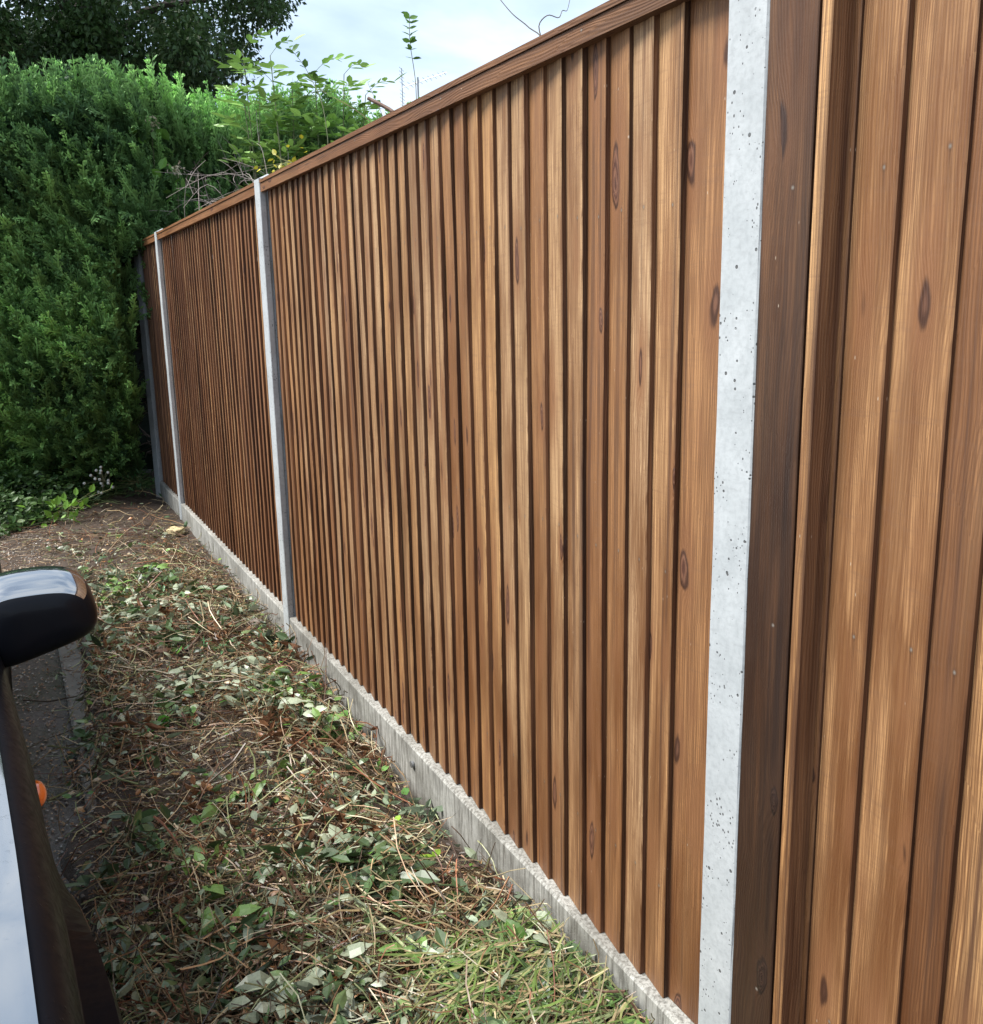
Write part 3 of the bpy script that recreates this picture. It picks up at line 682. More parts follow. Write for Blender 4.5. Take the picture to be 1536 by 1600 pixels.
def shoot(name, pts, label, cat, lsz=.04, n=16, col=GREEN, r0=.004, r1=.0015, scol=(.16, .17, .09), leafstart=.3, kind_leaf=True, up_from=0):
    root = empty(name, tuple(pts[0])); tag(root, label, cat)
    P = smooth_path(pts, 26); gs = Geo(); tube(gs, P, r0, r1, scol, 5); gs.build('stem', BARK, root)
    if n:
        gl = Geo(); pp = []; dd = []
        for k in range(n):
            t = leafstart+(1-leafstart)*k/(n-1); q = P[min(25, int(t*25))]; a = k*2.2
            pp.append(q); dd.append((math.cos(a), math.sin(a)*.6, .35))
        leaves(gl, pp, dd, lsz, col, jit=.4, sc3=(1.35, 1, 1)); gl.build('leaves', LEAF, root)
    return root
shoot('climbing_shoot', [(1.26, 5.5, 0), (1.23, 5.45, 1.4), (1.24, 5.44, 2.35), (1.265, 5.47, 2.7), (1.25, 5.5, 2.95), (1.265, 5.53, 3.10)], 'single tall upright shoot with small leaves against the sky', 'shoot', .05, 22, np.array([.12, .24, .05]), leafstart=.74)
shoot('curling_tendril', [(.98, 6.3, 0), (.98, 6.3, 1.6), (1.0, 6.35, 2.6), (.95, 6.5, 2.95), (.86, 6.6, 3.13)], 'thin leafy stem rising left of the tall shoot over the elder leaves', 'shoot', .06, 10, np.array([.10, .19, .05]), leafstart=.78)
# bare tendril top right of the sky, twisting
tw = empty('bare_twig', (1.0, 3.75, 0)); tag(tw, 'bare curling twig crossing the sky above the long fence bay', 'twig')
g = Geo()
tube(g, smooth_path([(1.02, 3.75, 0), (1.05, 3.75, 1.3), (1.08, 3.75, 2.3), (1.11, 3.72, 2.52), (1.07, 3.78, 2.60), (1.02, 3.83, 2.66), (.97, 3.9, 2.76)], 30), .0045, .0016, (.14, .12, .10), 5)
tube(g, smooth_path([(1.11, 3.72, 2.52), (1.105, 3.75, 2.60), (1.13, 3.72, 2.635), (1.17, 3.70, 2.625), (1.2, 3.72, 2.66), (1.235, 3.74, 2.67), (1.25, 3.74, 2.72)], 26), .003, .0012, (.14, .12, .10), 5)
g.build('stem', BARK, tw)
ct_ = empty('cut_branch', (1.0, 4.9, 0)); tag(ct_, 'short brown cut branch poking over the fence cap', 'branch')
g = Geo(); tube(g, smooth_path([(1.15, 4.8, 0), (1.12, 4.8, 1.5), (1.03, 4.86, 2.25), (.95, 4.96, 2.44), (.82, 5.06, 2.54)], 18), .016, .009, (.24, .15, .11), 8)
g.build('wood', BARK, ct_)
for k, (a, b, lab) in enumerate([((1.0, 5.1), (.70, 5.5, 2.66), 'thin arching reddish stem left of the cut branch'), ((1.05, 5.2), (.93, 5.35, 2.68), 'small upright leafy twig beside the cut branch')]):
    shoot('thin_shoot', [(a[0], a[1], 0), (a[0], a[1], 1.4), (a[0]-.03, a[1]+.05, 2.3), b], lab, 'shoot', .035, 7 if k else 3, GREEN, .003, .001, (.22, .12, .09), .85)
# grey dead stems tangled above the second and third bays
dead = empty('dead_climber', (.45, 6.8, 0)); tag(dead, 'tangle of dry grey leafless stems behind the second post', 'dead plant')
g = Geo()
for k in range(22):
    bx = rng.uniform(.25, .85); by = rng.uniform(5.9, 7.6); 
    P = [(bx, by, .2), (bx+rng.normal()*.05, by, 1.7), (bx+rng.normal()*.12, by+rng.normal()*.15, 2.05)]
    e_ = np.array([bx-.1+rng.normal()*.28, by+rng.normal()*.30, 2.12+.38*rng.random()])
    P.append(tuple((np.array(P[-1])+e_)/2+np.array([0, 0, .1+.08*rng.random()]))); P.append(tuple(e_))
    Q = smooth_path(P, 18); tube(g, Q, .004, .0013, np.array([.33, .28, .25])*(.6+.6*rng.random()), 4)
    for j in range(3):
        q = Q[rng.integers(11, 17)]; e2 = q+rng.normal(size=3)*np.array([.12, .12, .1])+np.array([0, 0, .04]); tube(g, smooth_path([q, (q+e2)/2+rng.normal(size=3)*.015, e2], 6), .0022, .001, (.30, .25, .23), 3)
g.build('stems', BARK, dead)
def leaf_cluster(name, label, cat, c, r, n, size, col, basez=0, stemcol=(.2, .2, .08), mat=None, sc3=(1.3, 1, 1)):
    root = empty(name, (c[0], c[1], basez)); tag(root, label, cat); g = Geo(); c = np.array(c)
    P = c+rng.normal(size=(n, 3))*np.array(r); D = (P-c)+np.array([0, 0, .02])+rng.normal(size=(n, 3))*.02
    leaves(g, P, D, size, np.array(col), jit=.7, sc3=sc3); g.build('leaves', LEAF, root)
    g = Geo(); tube(g, smooth_path([(c[0], c[1], basez), tuple((c+np.array([c[0], c[1], basez]))/2+rng.normal(size=3)*.02), tuple(c)], 8), .004, .002, stemcol, 4)
    for k in range(0, n, 2): tube(g, [c, (c+P[k])/2+rng.normal(size=3)*.005, P[k]], .0016, .001, stemcol, 3)
    g.build('stem', BARK, root); return root
leaf_cluster('yellow_leaf_sprig', 'sprig of bright yellow leaves beside the second post top', 'plant', (.57, 5.72, 2.30), (.06, .16, .04), 34, .042, (.52, .48, .04))
leaf_cluster('yellow_leaf_sprig', 'tiny yellow leaf tuft above the cap between second and third posts', 'plant', (.25, 6.5, 2.09), (.015, .02, .012), 7, .03, (.6, .45, .03))
for c, lab in (((.16, 8.02, 2.86), 'upper cream flower head in front of the hedge top'), ((.30, 7.9, 2.52), 'lower cream flower head in the hedge, nearer the fence')):
    root = empty('flower_head', (c[0], c[1], 0)); tag(root, lab, 'flower'); g = Geo(); N = 46
    c = np.array(c); P = c+rng.normal(size=(N, 3))*np.array([.028, .02, .024]); inst(g, SLEAF, SLF, rmats(N), P, .022+.012*rng.random(N), np.tile([.62, .55, .38], (N, 1))*(.7+.4*rng.random((N, 1)))); g.build('blossom', LEAF, root)
    g = Geo(); tube(g, smooth_path([(c[0], c[1]+.25, 0), (c[0], c[1]+.3, 1.5), (c[0]+.02, c[1]+.2, 2.2), tuple(c)], 14), .004, .002, (.15, .16, .08), 4); g.build('stem', BARK, root)
    g = Geo(); leaves(g, c+rng.normal(size=(9, 3))*np.array([.07, .03, .07])-np.array([0, 0, .08]), rng.normal(size=(9, 3)), .09, GREEN, jit=.6, sc3=(1.5, 1, 1)); g.build('leaves', LEAF, root)

# television aerial far behind
ae = empty('television_aerial', (7.3, 19.8, 0)); tag(ae, 'small distant television aerial on a pole above the fence cap', 'aerial')
g = Geo(); tube(g, [(7.3, 19.8, 0), (7.3, 19.8, 3), (7.3, 19.8, 6.1)], .022, .02, (.2, .2, .2), 8); g.build('mast', STEEL, ae)
g = Geo(); bd = np.array([.72, -.66, .22]); bd /= np.linalg.norm(bd); b0 = np.array([7.3, 19.8, 6.0])
tube(g, [b0-bd*.35, b0, b0+bd*.65], .008, .008, (.2, .2, .2), 6); cr = np.array([.30, .42, .0]); cr /= np.linalg.norm(cr)
for k in range(9):
    q = b0+bd*(-.28+.11*k); L = .27-.012*k; tube(g, [q-cr*L, q, q+cr*L], .004, .004, (.2, .2, .2), 5)
for k in (-1, 1):
    for j in range(5):
        q = b0-bd*.36+np.array([0, 0, k*(.08+.07*j)]); tube(g, [q-cr*.2, q, q+cr*.2], .004, .004, (.2, .2, .2), 5)
tube(g, [b0-bd*.36-np.array([0, 0, .38]), b0-bd*.36, b0-bd*.36+np.array([0, 0, .38])], .01, .01, (.2, .2, .2), 5)
g.build('antenna', STEEL, ae)

# ------------------------------------------------------------------ undergrowth at the foot of the hedge
g = Geo(); N = 9500
t = rng.random(N); x = -1.75+1.75*rng.random(N); yb_ = np.interp(x, [-1.8, -1.2, -.8, -.15, 0], [6.9, 6.95, 7.35, 8.6, 8.75]); w_ = rng.random(N)**.8*1.3
y = yb_+w_; hgt = (.05+.30*vnoise(x*3+3, y*3, 41))*np.clip(w_*2.5, .25, 1)*rng.random(N)
keep = ~((x < -1.05) & (y > 8.9)); x, y, hgt = x[keep], y[keep], hgt[keep]; N = len(x)
P = np.c_[x, y, gz(x, y)+hgt+.01]; D = rng.normal(size=(N, 3))*np.array([1, 1, .4])+np.array([0, -.3, .2])
cc = rng.random((N, 1)); col = np.array([.03, .075, .022])*(1-cc)+np.array([.10, .19, .05])*cc; ii = rng.random(N) < .06; col[ii] = [.26, .34, .18]
M = frames(D, rng.normal(size=(N, 3))*.5+np.array([0, -.2, 1.])); inst(g, LEAFV, LEAFT, M, P, np.c_[np.full(N, 1.3), np.ones(N), np.ones(N)]*(.022+.045*rng.random(N)**1.5)[:, None], col)
o = g.build('ground_cover', LEAF); tag(o, 'low dark leafy weeds and ivy along the foot of the hedge', 'undergrowth', kind='stuff')
g = Geo(); N = 420; x = rng.uniform(-.95, 0, N); y = np.interp(x, [-1.2, -.8, -.15, 0], [6.95, 7.35, 8.5, 8.65])+rng.random(N)*.4; d = rng.normal(size=(N, 3))*np.array([.5, .5, .1])+np.array([0, -.2, .6]); L = .12+.2*rng.random(N)
b = np.c_[x, y, gz(x, y)]; tt = np.linspace(0, 1, 5)[None, :, None]; PP = b[:, None]+d[:, None]*tt*L[:, None, None]+np.array([0, 0, -.12])*tt**2*.8
tubes(g, PP, np.full(N, .0025), np.full(N, .0008), np.tile([.12, .17, .06], (N, 1))*(.6+.8*rng.random((N, 1))))
o = g.build('grass', LEAF); tag(o, 'thin grass blades at the shaded hedge foot', 'grass', kind='stuff')
root = empty('berry_sprig', (-.43, 7.95, 0)); tag(root, 'sprig of small white berries low in front of the hedge', 'berries')
gs, gb = Geo(), Geo()
tube(gs, smooth_path([(-.40, 8.3, 0), (-.38, 8.1, .22), (-.42, 7.98, .24), (-.46, 7.94, .10)], 12), .004, .002, (.2, .2, .1), 4)
def ball(g, c, r, col):
    n, m = 6, 8; V = []
    for i in range(n+1):
        a = math.pi*i/n
        for j in range(m): b = 2*math.pi*j/m; V.append((c[0]+r*math.sin(a)*math.cos(b), c[1]+r*math.sin(a)*math.sin(b), c[2]+r*math.cos(a)))
    g.add(V, [[i*m+j, i*m+(j+1) % m, (i+1)*m+(j+1) % m, (i+1)*m+j] for i in range(n) for j in range(m)], col=col)
for k in range(17):
    c = np.array([-.46, 7.94, .17])+rng.normal(size=3)*np.array([.045, .03, .06]); gb = Geo(); ball(gb, c, .012, (.78, .80, .74)); gb.build('berry', LEAF, root, smooth=True); tube(gs, [(-.44, 7.95, .19), tuple((c+np.array([-.44, 7.95, .19]))/2), tuple(c)], .0012, .001, (.2, .2, .1), 3)
gs.build('stem', BARK, root)
leaf_cluster('weed_plant', 'bright lime green weed at the left edge of the undergrowth', 'weed', (-.74, 7.25, .14), (.09, .08, .05), 44, .06, (.16, .33, .04))
leaf_cluster('weed_plant', 'dark feathery weed near the last post', 'weed', (-.17, 8.25, .10), (.08, .07, .05), 50, .06, (.04, .12, .03), sc3=(.5, 1, 1))

# ------------------------------------------------------------------ cut trimmings on the verge (uncountable litter)
def verge_pts(N, ymin=1.36, ymax=7.8, power=1.6, xl=-1.0):
    y = ymin+(ymax-ymin)*rng.random(N)**power
    u = rng.random(N); x = xl+(-.015-xl)*u
    # the heap is widest close by and thins towards the hedge
    edge_l = np.interp(y, [1, 2, 3.2, 4.5, 6, 8], [-1.0, -1.02, -.95, -.84, -.84, -.80])+.18*(vnoise(y*2.7, y*0+2, 51)-.5)
    thin = np.interp(y, [1, 4.8, 5.8, 6.6, 7.8], [1, .85, .42, .20, .03])
    bare = vnoise(x*3.4+11, y*3.4, 52)
    keep = (x > edge_l) & (rng.random(N) < thin*np.clip(.22+1.4*bare, 0, 1))
    keep &= ~((x > -.20) & (y > 2.1) & (y < 2.75) & (rng.random(N) < .75))
    return x[keep], y[keep]
def litter_stems(N, L0, L1, r0, r1, cols, lift=.03, ymax=7.8, curl=.5, power=1.7, heading=None):
    x, y = verge_pts(N, ymax=ymax, power=power); n = len(x)
    a = rng.random(n)*2*math.pi if heading is None else heading+rng.normal(size=n)*.5
    L = L0+(L1-L0)*rng.random(n)**2; K = 7; h = lift*rng.random(n)**1.5+.004
    s = np.linspace(-.5, .5, K)[None]; k1 = rng.normal(size=n)*curl; k2 = rng.normal(size=n)*curl*.7
    ang = a[:, None]+k1[:, None]*s*2+k2[:, None]*(s*2)**2
    step = (L/(K-1))[:, None]; X = x[:, None]+np.cumsum(np.cos(ang)*step, 1)-.5*L[:, None]*np.cos(a)[:, None]; Y = y[:, None]+np.cumsum(np.sin(ang)*step, 1)-.5*L[:, None]*np.sin(a)[:, None]
    X = np.where(X > -.008, -.008-(X+.008)*.3, X)
    Z = gz(X, Y)+h[:, None]*(1+1.2*rng.normal(size=n)[:, None]*s)+.006*np.sin(s*9+rng.random(n)[:, None]*6); Z = np.maximum(Z, gz(X, Y)+.002)
    P = np.stack([X, Y, Z], -1); cc = np.array(cols)[rng.integers(0, len(cols), n)]*(.38+.70*rng.random((n, 1))**1.3)
    rr = r0+(r1-r0)*rng.random(n)
    return P, rr, cc
TAN = [(.60, .46, .27), (.52, .38, .20), (.66, .55, .34), (.36, .20, .11), (.38, .15, .08), (.52, .33, .18), (.22, .15, .09), (.44, .45, .22), (.10, .065, .04), (.54, .42, .25), (.36, .40, .20)]
g = Geo()
P, r_, c_ = litter_stems(11500, .06, .42, .0009, .0026, TAN, .08); tubes(g, P, r_, r_*.6, c_)
P, r_, c_ = litter_stems(5500, .02, .10, .0007, .0018, TAN, .05); tubes(g, P, r_, r_*.6, c_)
P, r_, c_ = litter_stems(560, .25, .75, .0018, .0038, [(.16, .09, .06), (.30, .19, .11), (.24, .11, .07), (.30, .33, .15), (.10, .07, .05)], .07, curl=.35); tubes(g, P, r_, r_*.5, c_, 5)
n = 380; x = rng.uniform(-1.4, -.75, n); y = rng.uniform(4.6, 7.2, n); a = rng.random(n)*6.28; L = .04+.16*rng.random(n); q = np.linspace(-.5, .5, 5)[None]
X = x[:, None]+np.cos(a[:, None]+q*rng.normal(size=(n, 1)))*q*L[:, None]; Y = y[:, None]+np.sin(a[:, None]+q*rng.normal(size=(n, 1)))*q*L[:, None]
tubes(g, np.stack([X, Y, np.maximum(gz(X, Y), -.018)+.006+.01*rng.random((n, 1))], -1), np.full(n, .0017), np.full(n, .001), np.array(TAN)[rng.integers(0, len(TAN), n)]*.6)
o = g.build('dry_stems', DRY); tag(o, 'tangled dry tan and reddish stems heaped along the verge', 'trimmings', kind='stuff')
def litter_leaves(N, s0, s1, cols, lift, power=1.7, ymax=7.8, sel=None, wide=1.2):
    x, y = verge_pts(N, ymax=ymax, power=power)
    if sel is not None: m = sel(x, y); x, y = x[m], y[m]
    n = len(x); g = Geo(); z = gz(x, y)+lift*rng.random(n)+.004
    M = frames(rng.normal(size=(n, 3))*np.array([1, 1, .35]), rng.normal(size=(n, 3))*.55+np.array([0, 0, 1.]))
    cc = np.array(cols)[rng.integers(0, len(cols), n)]*(.7+.5*rng.random((n, 1))); s = s0+(s1-s0)*rng.random(n)**1.6
    return n, M, np.c_[x, y, z], s, cc, wide
CURL = LEAFV.copy(); CURL[:, 2] += -.55*CURL[:, 0]**2*4+.22*np.sin(CURL[:, 1]*3.1)+.10*np.sin(CURL[:, 1]*9)
CURL2 = LEAFV.copy(); CURL2[:, 0] *= .55; CURL2[:, 2] += 1.9*CURL2[:, 0]**2*6-.25*np.sin(CURL2[:, 1]*3.1)
g = Geo()
PALE = [(.33, .37, .25), (.26, .31, .20), (.40, .43, .32), (.11, .18, .08), (.07, .12, .05), (.16, .24, .09), (.22, .27, .18), (.06, .09, .05)]
n, M, P, s, cc, w_ = litter_leaves(7500, .018, .062, PALE, .08, sel=lambda x, y: vnoise(x*5+1, y*5+9, 61)+(x < -.5)*.18+(y < 2.3)*.10 > .50)
inst(g, CURL, LEAFT, M[::2], P[::2], s[::2], cc[::2]); inst(g, CURL2, LEAFT, M[1::2], P[1::2], s[1::2]*1.1, cc[1::2])
n, M, P, s, cc, w_ = litter_leaves(9000, .010, .038, [(.38, .22, .12), (.48, .31, .16), (.28, .13, .07), (.55, .43, .27), (.18, .10, .06), (.50, .24, .10)], .055)
inst(g, CURL, LEAFT, M[::2], P[::2], s[::2], cc[::2]); inst(g, CURL2, LEAFT, M[1::2], P[1::2], s[1::2], cc[1::2])
n, M, P, s, cc, w_ = litter_leaves(600, .018, .05, [(.09, .22, .03), (.14, .30, .05), (.07, .17, .035), (.2, .32, .06)], .06)
inst(g, LEAFV, LEAFT, M, P, np.c_[s*1.4, s, s], cc)
for k in range(84):      # wilted leafy shoots lie in clumps
    x0_, y0_ = verge_pts(60, ymax=5.5, power=1.4); x0_, y0_ = x0_[0], y0_[0]; n = int(rng.integers(14, 46)); a_ = rng.random()*6.28
    q = rng.normal(size=(n, 2))*np.array([.085, .035]); px = np.minimum(x0_+q[:, 0]*math.cos(a_)-q[:, 1]*math.sin(a_), -.03); py = y0_+q[:, 0]*math.sin(a_)+q[:, 1]*math.cos(a_)
    base_ = np.array([(.34, .39, .27), (.26, .33, .22), (.08, .14, .05), (.16, .28, .07), (.20, .10, .05), (.06, .10, .04)][k % 6])
    M = frames(np.c_[np.tile([math.cos(a_), math.sin(a_)], (n, 1)), np.zeros(n)]+rng.normal(size=(n, 3))*np.array([.7, .7, .4]), rng.normal(size=(n, 3))*.6+np.array([0, 0, 1.]))
    inst(g, [CURL, CURL2, LEAFV][k % 3], LEAFT, M, np.c_[px, py, gz(px, py)+.02+.07*rng.random(n)], .03+.05*rng.random(n), base_*(.65+.6*rng.random((n, 1))))
o = g.build('cut_leaves', DRY); tag(o, 'wilted grey green and brown cut leaves strewn over the verge', 'leaf litter', kind='stuff')
# crumbs: chips, shreds, grit
g = Geo(); CH = np.array([(-.5, -.2, 0), (.4, -.3, .1), (.5, .25, 0), (-.4, .3, .12), (0, 0, .3)], float); CF = np.array([[0, 1, 4], [1, 2, 4], [2, 3, 4], [3, 0, 4]])
x, y = verge_pts(26000, power=1.5, ymax=8.4); n = len(x)
cc = np.array([(.30, .20, .12), (.18, .10, .06), (.10, .06, .04), (.36, .31, .24), (.20, .15, .10), (.05, .035, .025)])[rng.integers(0, 6, n)]*(.5+.5*rng.random((n, 1)))
inst(g, CH, CF, frames(rng.normal(size=(n, 3))*np.array([1, 1, .3]), rng.normal(size=(n, 3))*.5+np.array([0, 0, 1.])), np.c_[x, y, gz(x, y)+.003+.012*rng.random(n)], np.c_[.006+.010*rng.random(n), .005+.018*rng.random(n)**2, .006+.004*rng.random(n)], cc)
x = rng.uniform(-1.4, -.86, 7000); y = rng.uniform(1.2, 7.2, 7000); n = len(x); cc = np.array([(.38, .27, .16), (.25, .15, .09), (.14, .09, .06), (.35, .33, .3)])[rng.integers(0, 4, n)]
inst(g, CH, CF, frames(rng.normal(size=(n, 3))*np.array([1, 1, .1]), rng.normal(size=(n, 3))*.2+np.array([0, 0, 1.])), np.c_[x, y, np.maximum(gz(x, y)+.004, np.where(x > -.955, .022, -.012))], .005+.010*rng.random(n), cc)
o = g.build('wood_chips', DRY); tag(o, 'small brown chips and grit scattered on soil and road edge', 'debris', kind='stuff')
# grass clippings in the near right corner
g = Geo()
N = 1600; x = -.36+.36*rng.random(N)+rng.normal(size=N)*.06; y = 1.30+.40*rng.random(N)+rng.normal(size=N)*.07; m = (x < -.02) & (x > -.62); x, y = x[m], y[m]; N = len(x)
a = .55+rng.normal(size=N)*.55; L = .08+.16*rng.random(N); K = 6; s = np.linspace(-.5, .5, K)[None]; ang = a[:, None]+rng.normal(size=N)[:, None]*s*.9
X = x[:, None]+np.cumsum(np.cos(ang), 1)*L[:, None]/K-.5*L[:, None]*np.cos(a)[:, None]; Y = y[:, None]+np.cumsum(np.sin(ang), 1)*L[:, None]/K-.5*L[:, None]*np.sin(a)[:, None]; X = np.minimum(X, -.006)
Z = gz(X, Y)+.03+.07*rng.random(N)[:, None]**1.1+.02*rng.normal(size=N)[:, None]*s
W2 = .0013+.0022*rng.random(N)**2; nx = -np.sin(ang); ny = np.cos(ang); tp = (1-.7*np.abs(s*2)**2)
A = np.stack([X+nx*W2[:, None]*tp, Y+ny*W2[:, None]*tp, Z], -1); B = np.stack([X-nx*W2[:, None]*tp, Y-ny*W2[:, None]*tp, Z-.001], -1)
V = np.stack([A, B], 2); idx = np.arange(N*K*2).reshape(N, K, 2); F = np.stack([idx[:, :-1, 0], idx[:, 1:, 0], idx[:, 1:, 1], idx[:, :-1, 1]], -1).reshape(-1, 4)
cc = np.array([(.15, .23, .06), (.28, .30, .12), (.09, .17, .05), (.42, .34, .19), (.22, .27, .13)])[rng.integers(0, 5, N)]*(.7+.5*rng.random((N, 1)))
g.add(V.reshape(-1, 3), F, col=np.repeat(cc, K*2, 0)); o = g.build('grass_clippings', DRY); tag(o, 'flattened long green and straw grass clippings near the gravel board', 'grass clippings', kind='stuff')

# countable things lying on the verge
def sprig(name, label, cat, x, y, n, size, col, h=.05, wide=1.5, spread=.035):
    z = float(gz(x, y)); root = empty(name, (x, y, z)); tag(root, label, cat); g = Geo(); c = np.array([x, y, z+h])
    pp = c+rng.normal(size=(n, 3))*np.array([spread, spread, .008]); pp[:, 2] = np.maximum(pp[:, 2], z+.02); d = (pp-c)*np.array([1, 1, .2])+rng.normal(size=(n, 3))*.004
    leaves(g, pp, d, size, np.array(col), jit=.35, sc3=(wide, 1, 1)); g.build('leaves', LEAF, root)
    g = Geo(); 
    for k in range(n): tube(g, smooth_path([(x+rng.normal()*.01, y+rng.normal()*.01, z), tuple((c+pp[k])/2-np.array([0, 0, .008])), tuple(pp[k])], 5), .0016, .0009, (.25, .24, .09), 3)
    g.build('stems', BARK, root)
sprig('green_sprig', 'lime green sprig on bare soil close to the gravel board bolt', 'sprig', -.115, 2.42, 5, .036, (.25, .42, .04), spread=.022)
sprig('green_sprig', 'lime green curved leaves on bare soil in front of the gravel board', 'sprig', -.165, 2.16, 4, .045, (.25, .42, .04), spread=.025)
sprig('green_sprig', 'yellow green broad leaves at the edge of the grass clippings', 'sprig', -.225, 1.76, 6, .055, (.20, .32, .03), spread=.035)
sprig('green_sprig', 'vivid green leaves on the trimmings at the left by the road edge', 'sprig', -.68, 3.32, 5, .05, (.07, .26, .03), spread=.03)
sprig('green_sprig', 'pale blue green leaf tuft on the heap in front of the second post', 'sprig', -.33, 4.05, 22, .045, (.13, .30, .13), .05, .6, .05)
sprig('green_sprig', 'small pale blue green tuft farther up the verge', 'sprig', -.46, 4.95, 16, .04, (.15, .32, .14), .04, .6, .05)
sprig('green_sprig', 'two green leaves against the gravel board before its deepest part', 'sprig', -.05, 3.15, 5, .05, (.14, .30, .06), .04, 1.5, .04)
sprig('green_sprig', 'cluster of green leaves beside the gravel board above the bolt', 'sprig', -.07, 2.80, 4, .04, (.16, .33, .07), .04, 1.5, .03)
def one_leaf(label, x, y, size, col, d, up, z=.05, wide=1.4):
    zz = float(gz(x, y)); root = empty('fallen_leaf', (x, y, zz)); tag(root, label, 'leaf'); g = Geo()
    # finer leaf with folded midrib and scalloped rim
    V = []; F = []; n = 14
    for k in range(n+1):
        t = k/n; w = .30*wide*math.sin(math.pi*min(1, t*1.02))**.75*(1+.05*math.cos(k*math.pi)); b = .16*math.sin(t*3)
        V += [(-w, t, b+.10*wide*abs(w)), (-w*.5, t, b+.02), (0, t, b-.02), (w*.5, t, b+.02), (w, t, b+.10*wide*abs(w))]
    for k in range(n):
        for j in range(4): F.append([k*5+j, k*5+j+1, (k+1)*5+j+1, (k+1)*5+j])
    M = frames(np.array([d], float), np.array([up], float)); inst(g, V, F, M, np.array([[x, y, zz+z]]), np.array([size]), np.array([col], float), colv=[.8, 1, 1.5, 1, .8]*(n+1))
    g.build('blade', LEAF, root); g = Geo(); dd = np.array(d)/np.linalg.norm(d); p0 = np.array([x, y, zz+z]); tube(g, [p0, p0-dd*size*.25-np.array([0, 0, .004]), p0-dd*size*.5-np.array([0, 0, .012])], .0013, .001, (.3, .3, .12), 4); g.build('stalk', BARK, root)
one_leaf('large dark green leaf standing among the near grass clippings', -.125, 1.70, .10, (.08, .17, .03), (-.05, .6, .55), (-.6, -.6, .6), .03)
one_leaf('orange brown dead leaf beside the large dark green leaf', -.165, 1.72, .06, (.50, .17, .05), (.3, .5, .4), (-.3, -.7, .7), .03)
one_leaf('pale green oval leaf touching the near gravel board', -.05, 1.78, .085, (.22, .36, .09), (-.25, .7, .2), (-.3, -.4, .9), .04, 1.1)
one_leaf('grey green pointed leaf at the bottom centre of the heap', -.36, 1.37, .10, (.22, .31, .16), (.5, .6, .25), (-.2, -.5, .9), .05)
one_leaf('dull olive leaf lying upright on soil left of the lime sprig', -.22, 2.21, .06, (.20, .27, .10), (-.1, .9, .3), (-.5, -.3, .8), .02, 1.0)
def stick(label, pts, r0, r1, col):
    P = [(x, y, float(gz(x, y))+h) for x, y, h in pts]; g = Geo(); tube(g, smooth_path(P, 22), r0, r1, col, 7); o = g.build('fallen_twig', BARK); tag(o, label, 'twig'); return o
stick('long dark red brown twig across the near grass clippings', [(-.26, 1.92, .06), (-.19, 1.74, .085), (-.12, 1.62, .08), (-.04, 1.56, .06)], .0028, .002, (.12, .06, .04))
stick('pale green thick stalk lying near the middle of the heap', [(-.42, 1.98, .06), (-.385, 1.80, .075), (-.35, 1.66, .06)], .004, .0032, (.35, .40, .20))
stick('pale green grey stalk slanting down to the right of the heap', [(-.36, 1.80, .07), (-.33, 1.64, .08), (-.30, 1.48, .06)], .0034, .0026, (.36, .42, .20))
stick('grey green split stalk pointing up the verge', [(-.52, 2.20, .05), (-.42, 2.36, .075), (-.33, 2.50, .06)], .0055, .004, (.28, .33, .25))
stick('dark green mossy stalk near the gravel board', [(-.235, 2.98, .05), (-.16, 2.80, .065), (-.10, 2.58, .05)], .0045, .003, (.13, .17, .04))
stick('long brown branch lying across the verge beyond the mirror', [(-.47, 4.05, .05), (-.30, 4.35, .07), (-.16, 4.55, .06), (-.06, 4.75, .05)], .007, .004, (.15, .10, .07))
stick('orange brown rigid stem sticking out at the bottom', [(-.30, 1.38, .05), (-.27, 1.46, .07), (-.25, 1.56, .08)], .004, .003, (.52, .20, .09))
stick('dark twig reaching over the kerb onto the road', [(-.98, 3.02, .0), (-.88, 3.10, .035), (-.72, 3.26, .05), (-.60, 3.42, .06)], .0035, .002, (.07, .045, .035))
stick('thin dark stem up against the gravel board', [(-.10, 3.32, .02), (-.06, 3.40, .09), (-.02, 3.50, .22)], .003, .0012, (.12, .06, .04))
stick('long thin pale twig near the hedge end of the verge', [(-.62, 6.0, .03), (-.45, 6.5, .05), (-.30, 6.9, .04), (-.2, 7.3, .03)], .005, .003, (.30, .22, .14))
def stone(label, x, y, r, col):
    g = Geo(); n, m = 9, 12; V = []; z = float(gz(x, y)); s = rng.random(3)*9
    for i in range(n+1):
        a = math.pi*i/n
        for j in range(m):
            b = 2*math.pi*j/m; d = np.array([math.sin(a)*math.cos(b), math.sin(a)*math.sin(b), math.cos(a)]); k = 1+.22*math.sin(d[0]*4+s[0])*math.cos(d[1]*5+s[1])+.12*math.sin(d[2]*7+s[2])
            V.append((x+d[0]*r[0]*k, y+d[1]*r[1]*k, z+r[2]*.5+d[2]*r[2]*k))
    g.add(V, [[i*m+j, i*m+(j+1) % m, (i+1)*m+(j+1) % m, (i+1)*m+j] for i in range(n) for j in range(m)], col=col)
    o = g.build('stone', BARK, smooth=True); tag(o, label, 'stone')
stone('rounded pale grey stone near the bottom left of the heap', -.70, 1.97, (.015, .03, .012), (.33, .33, .29))
stone('pale yellowish stone against the gravel board past the third post', -.10, 6.75, (.06, .08, .03), (.60, .50, .28))
stone('small grey brown stone on the litter near the mirror', -.55, 4.25, (.03, .035, .02), (.30, .25, .2))
stone('grey stone at the foot of the second post', -.09, 4.45, (.04, .05, .025), (.2, .17, .14))

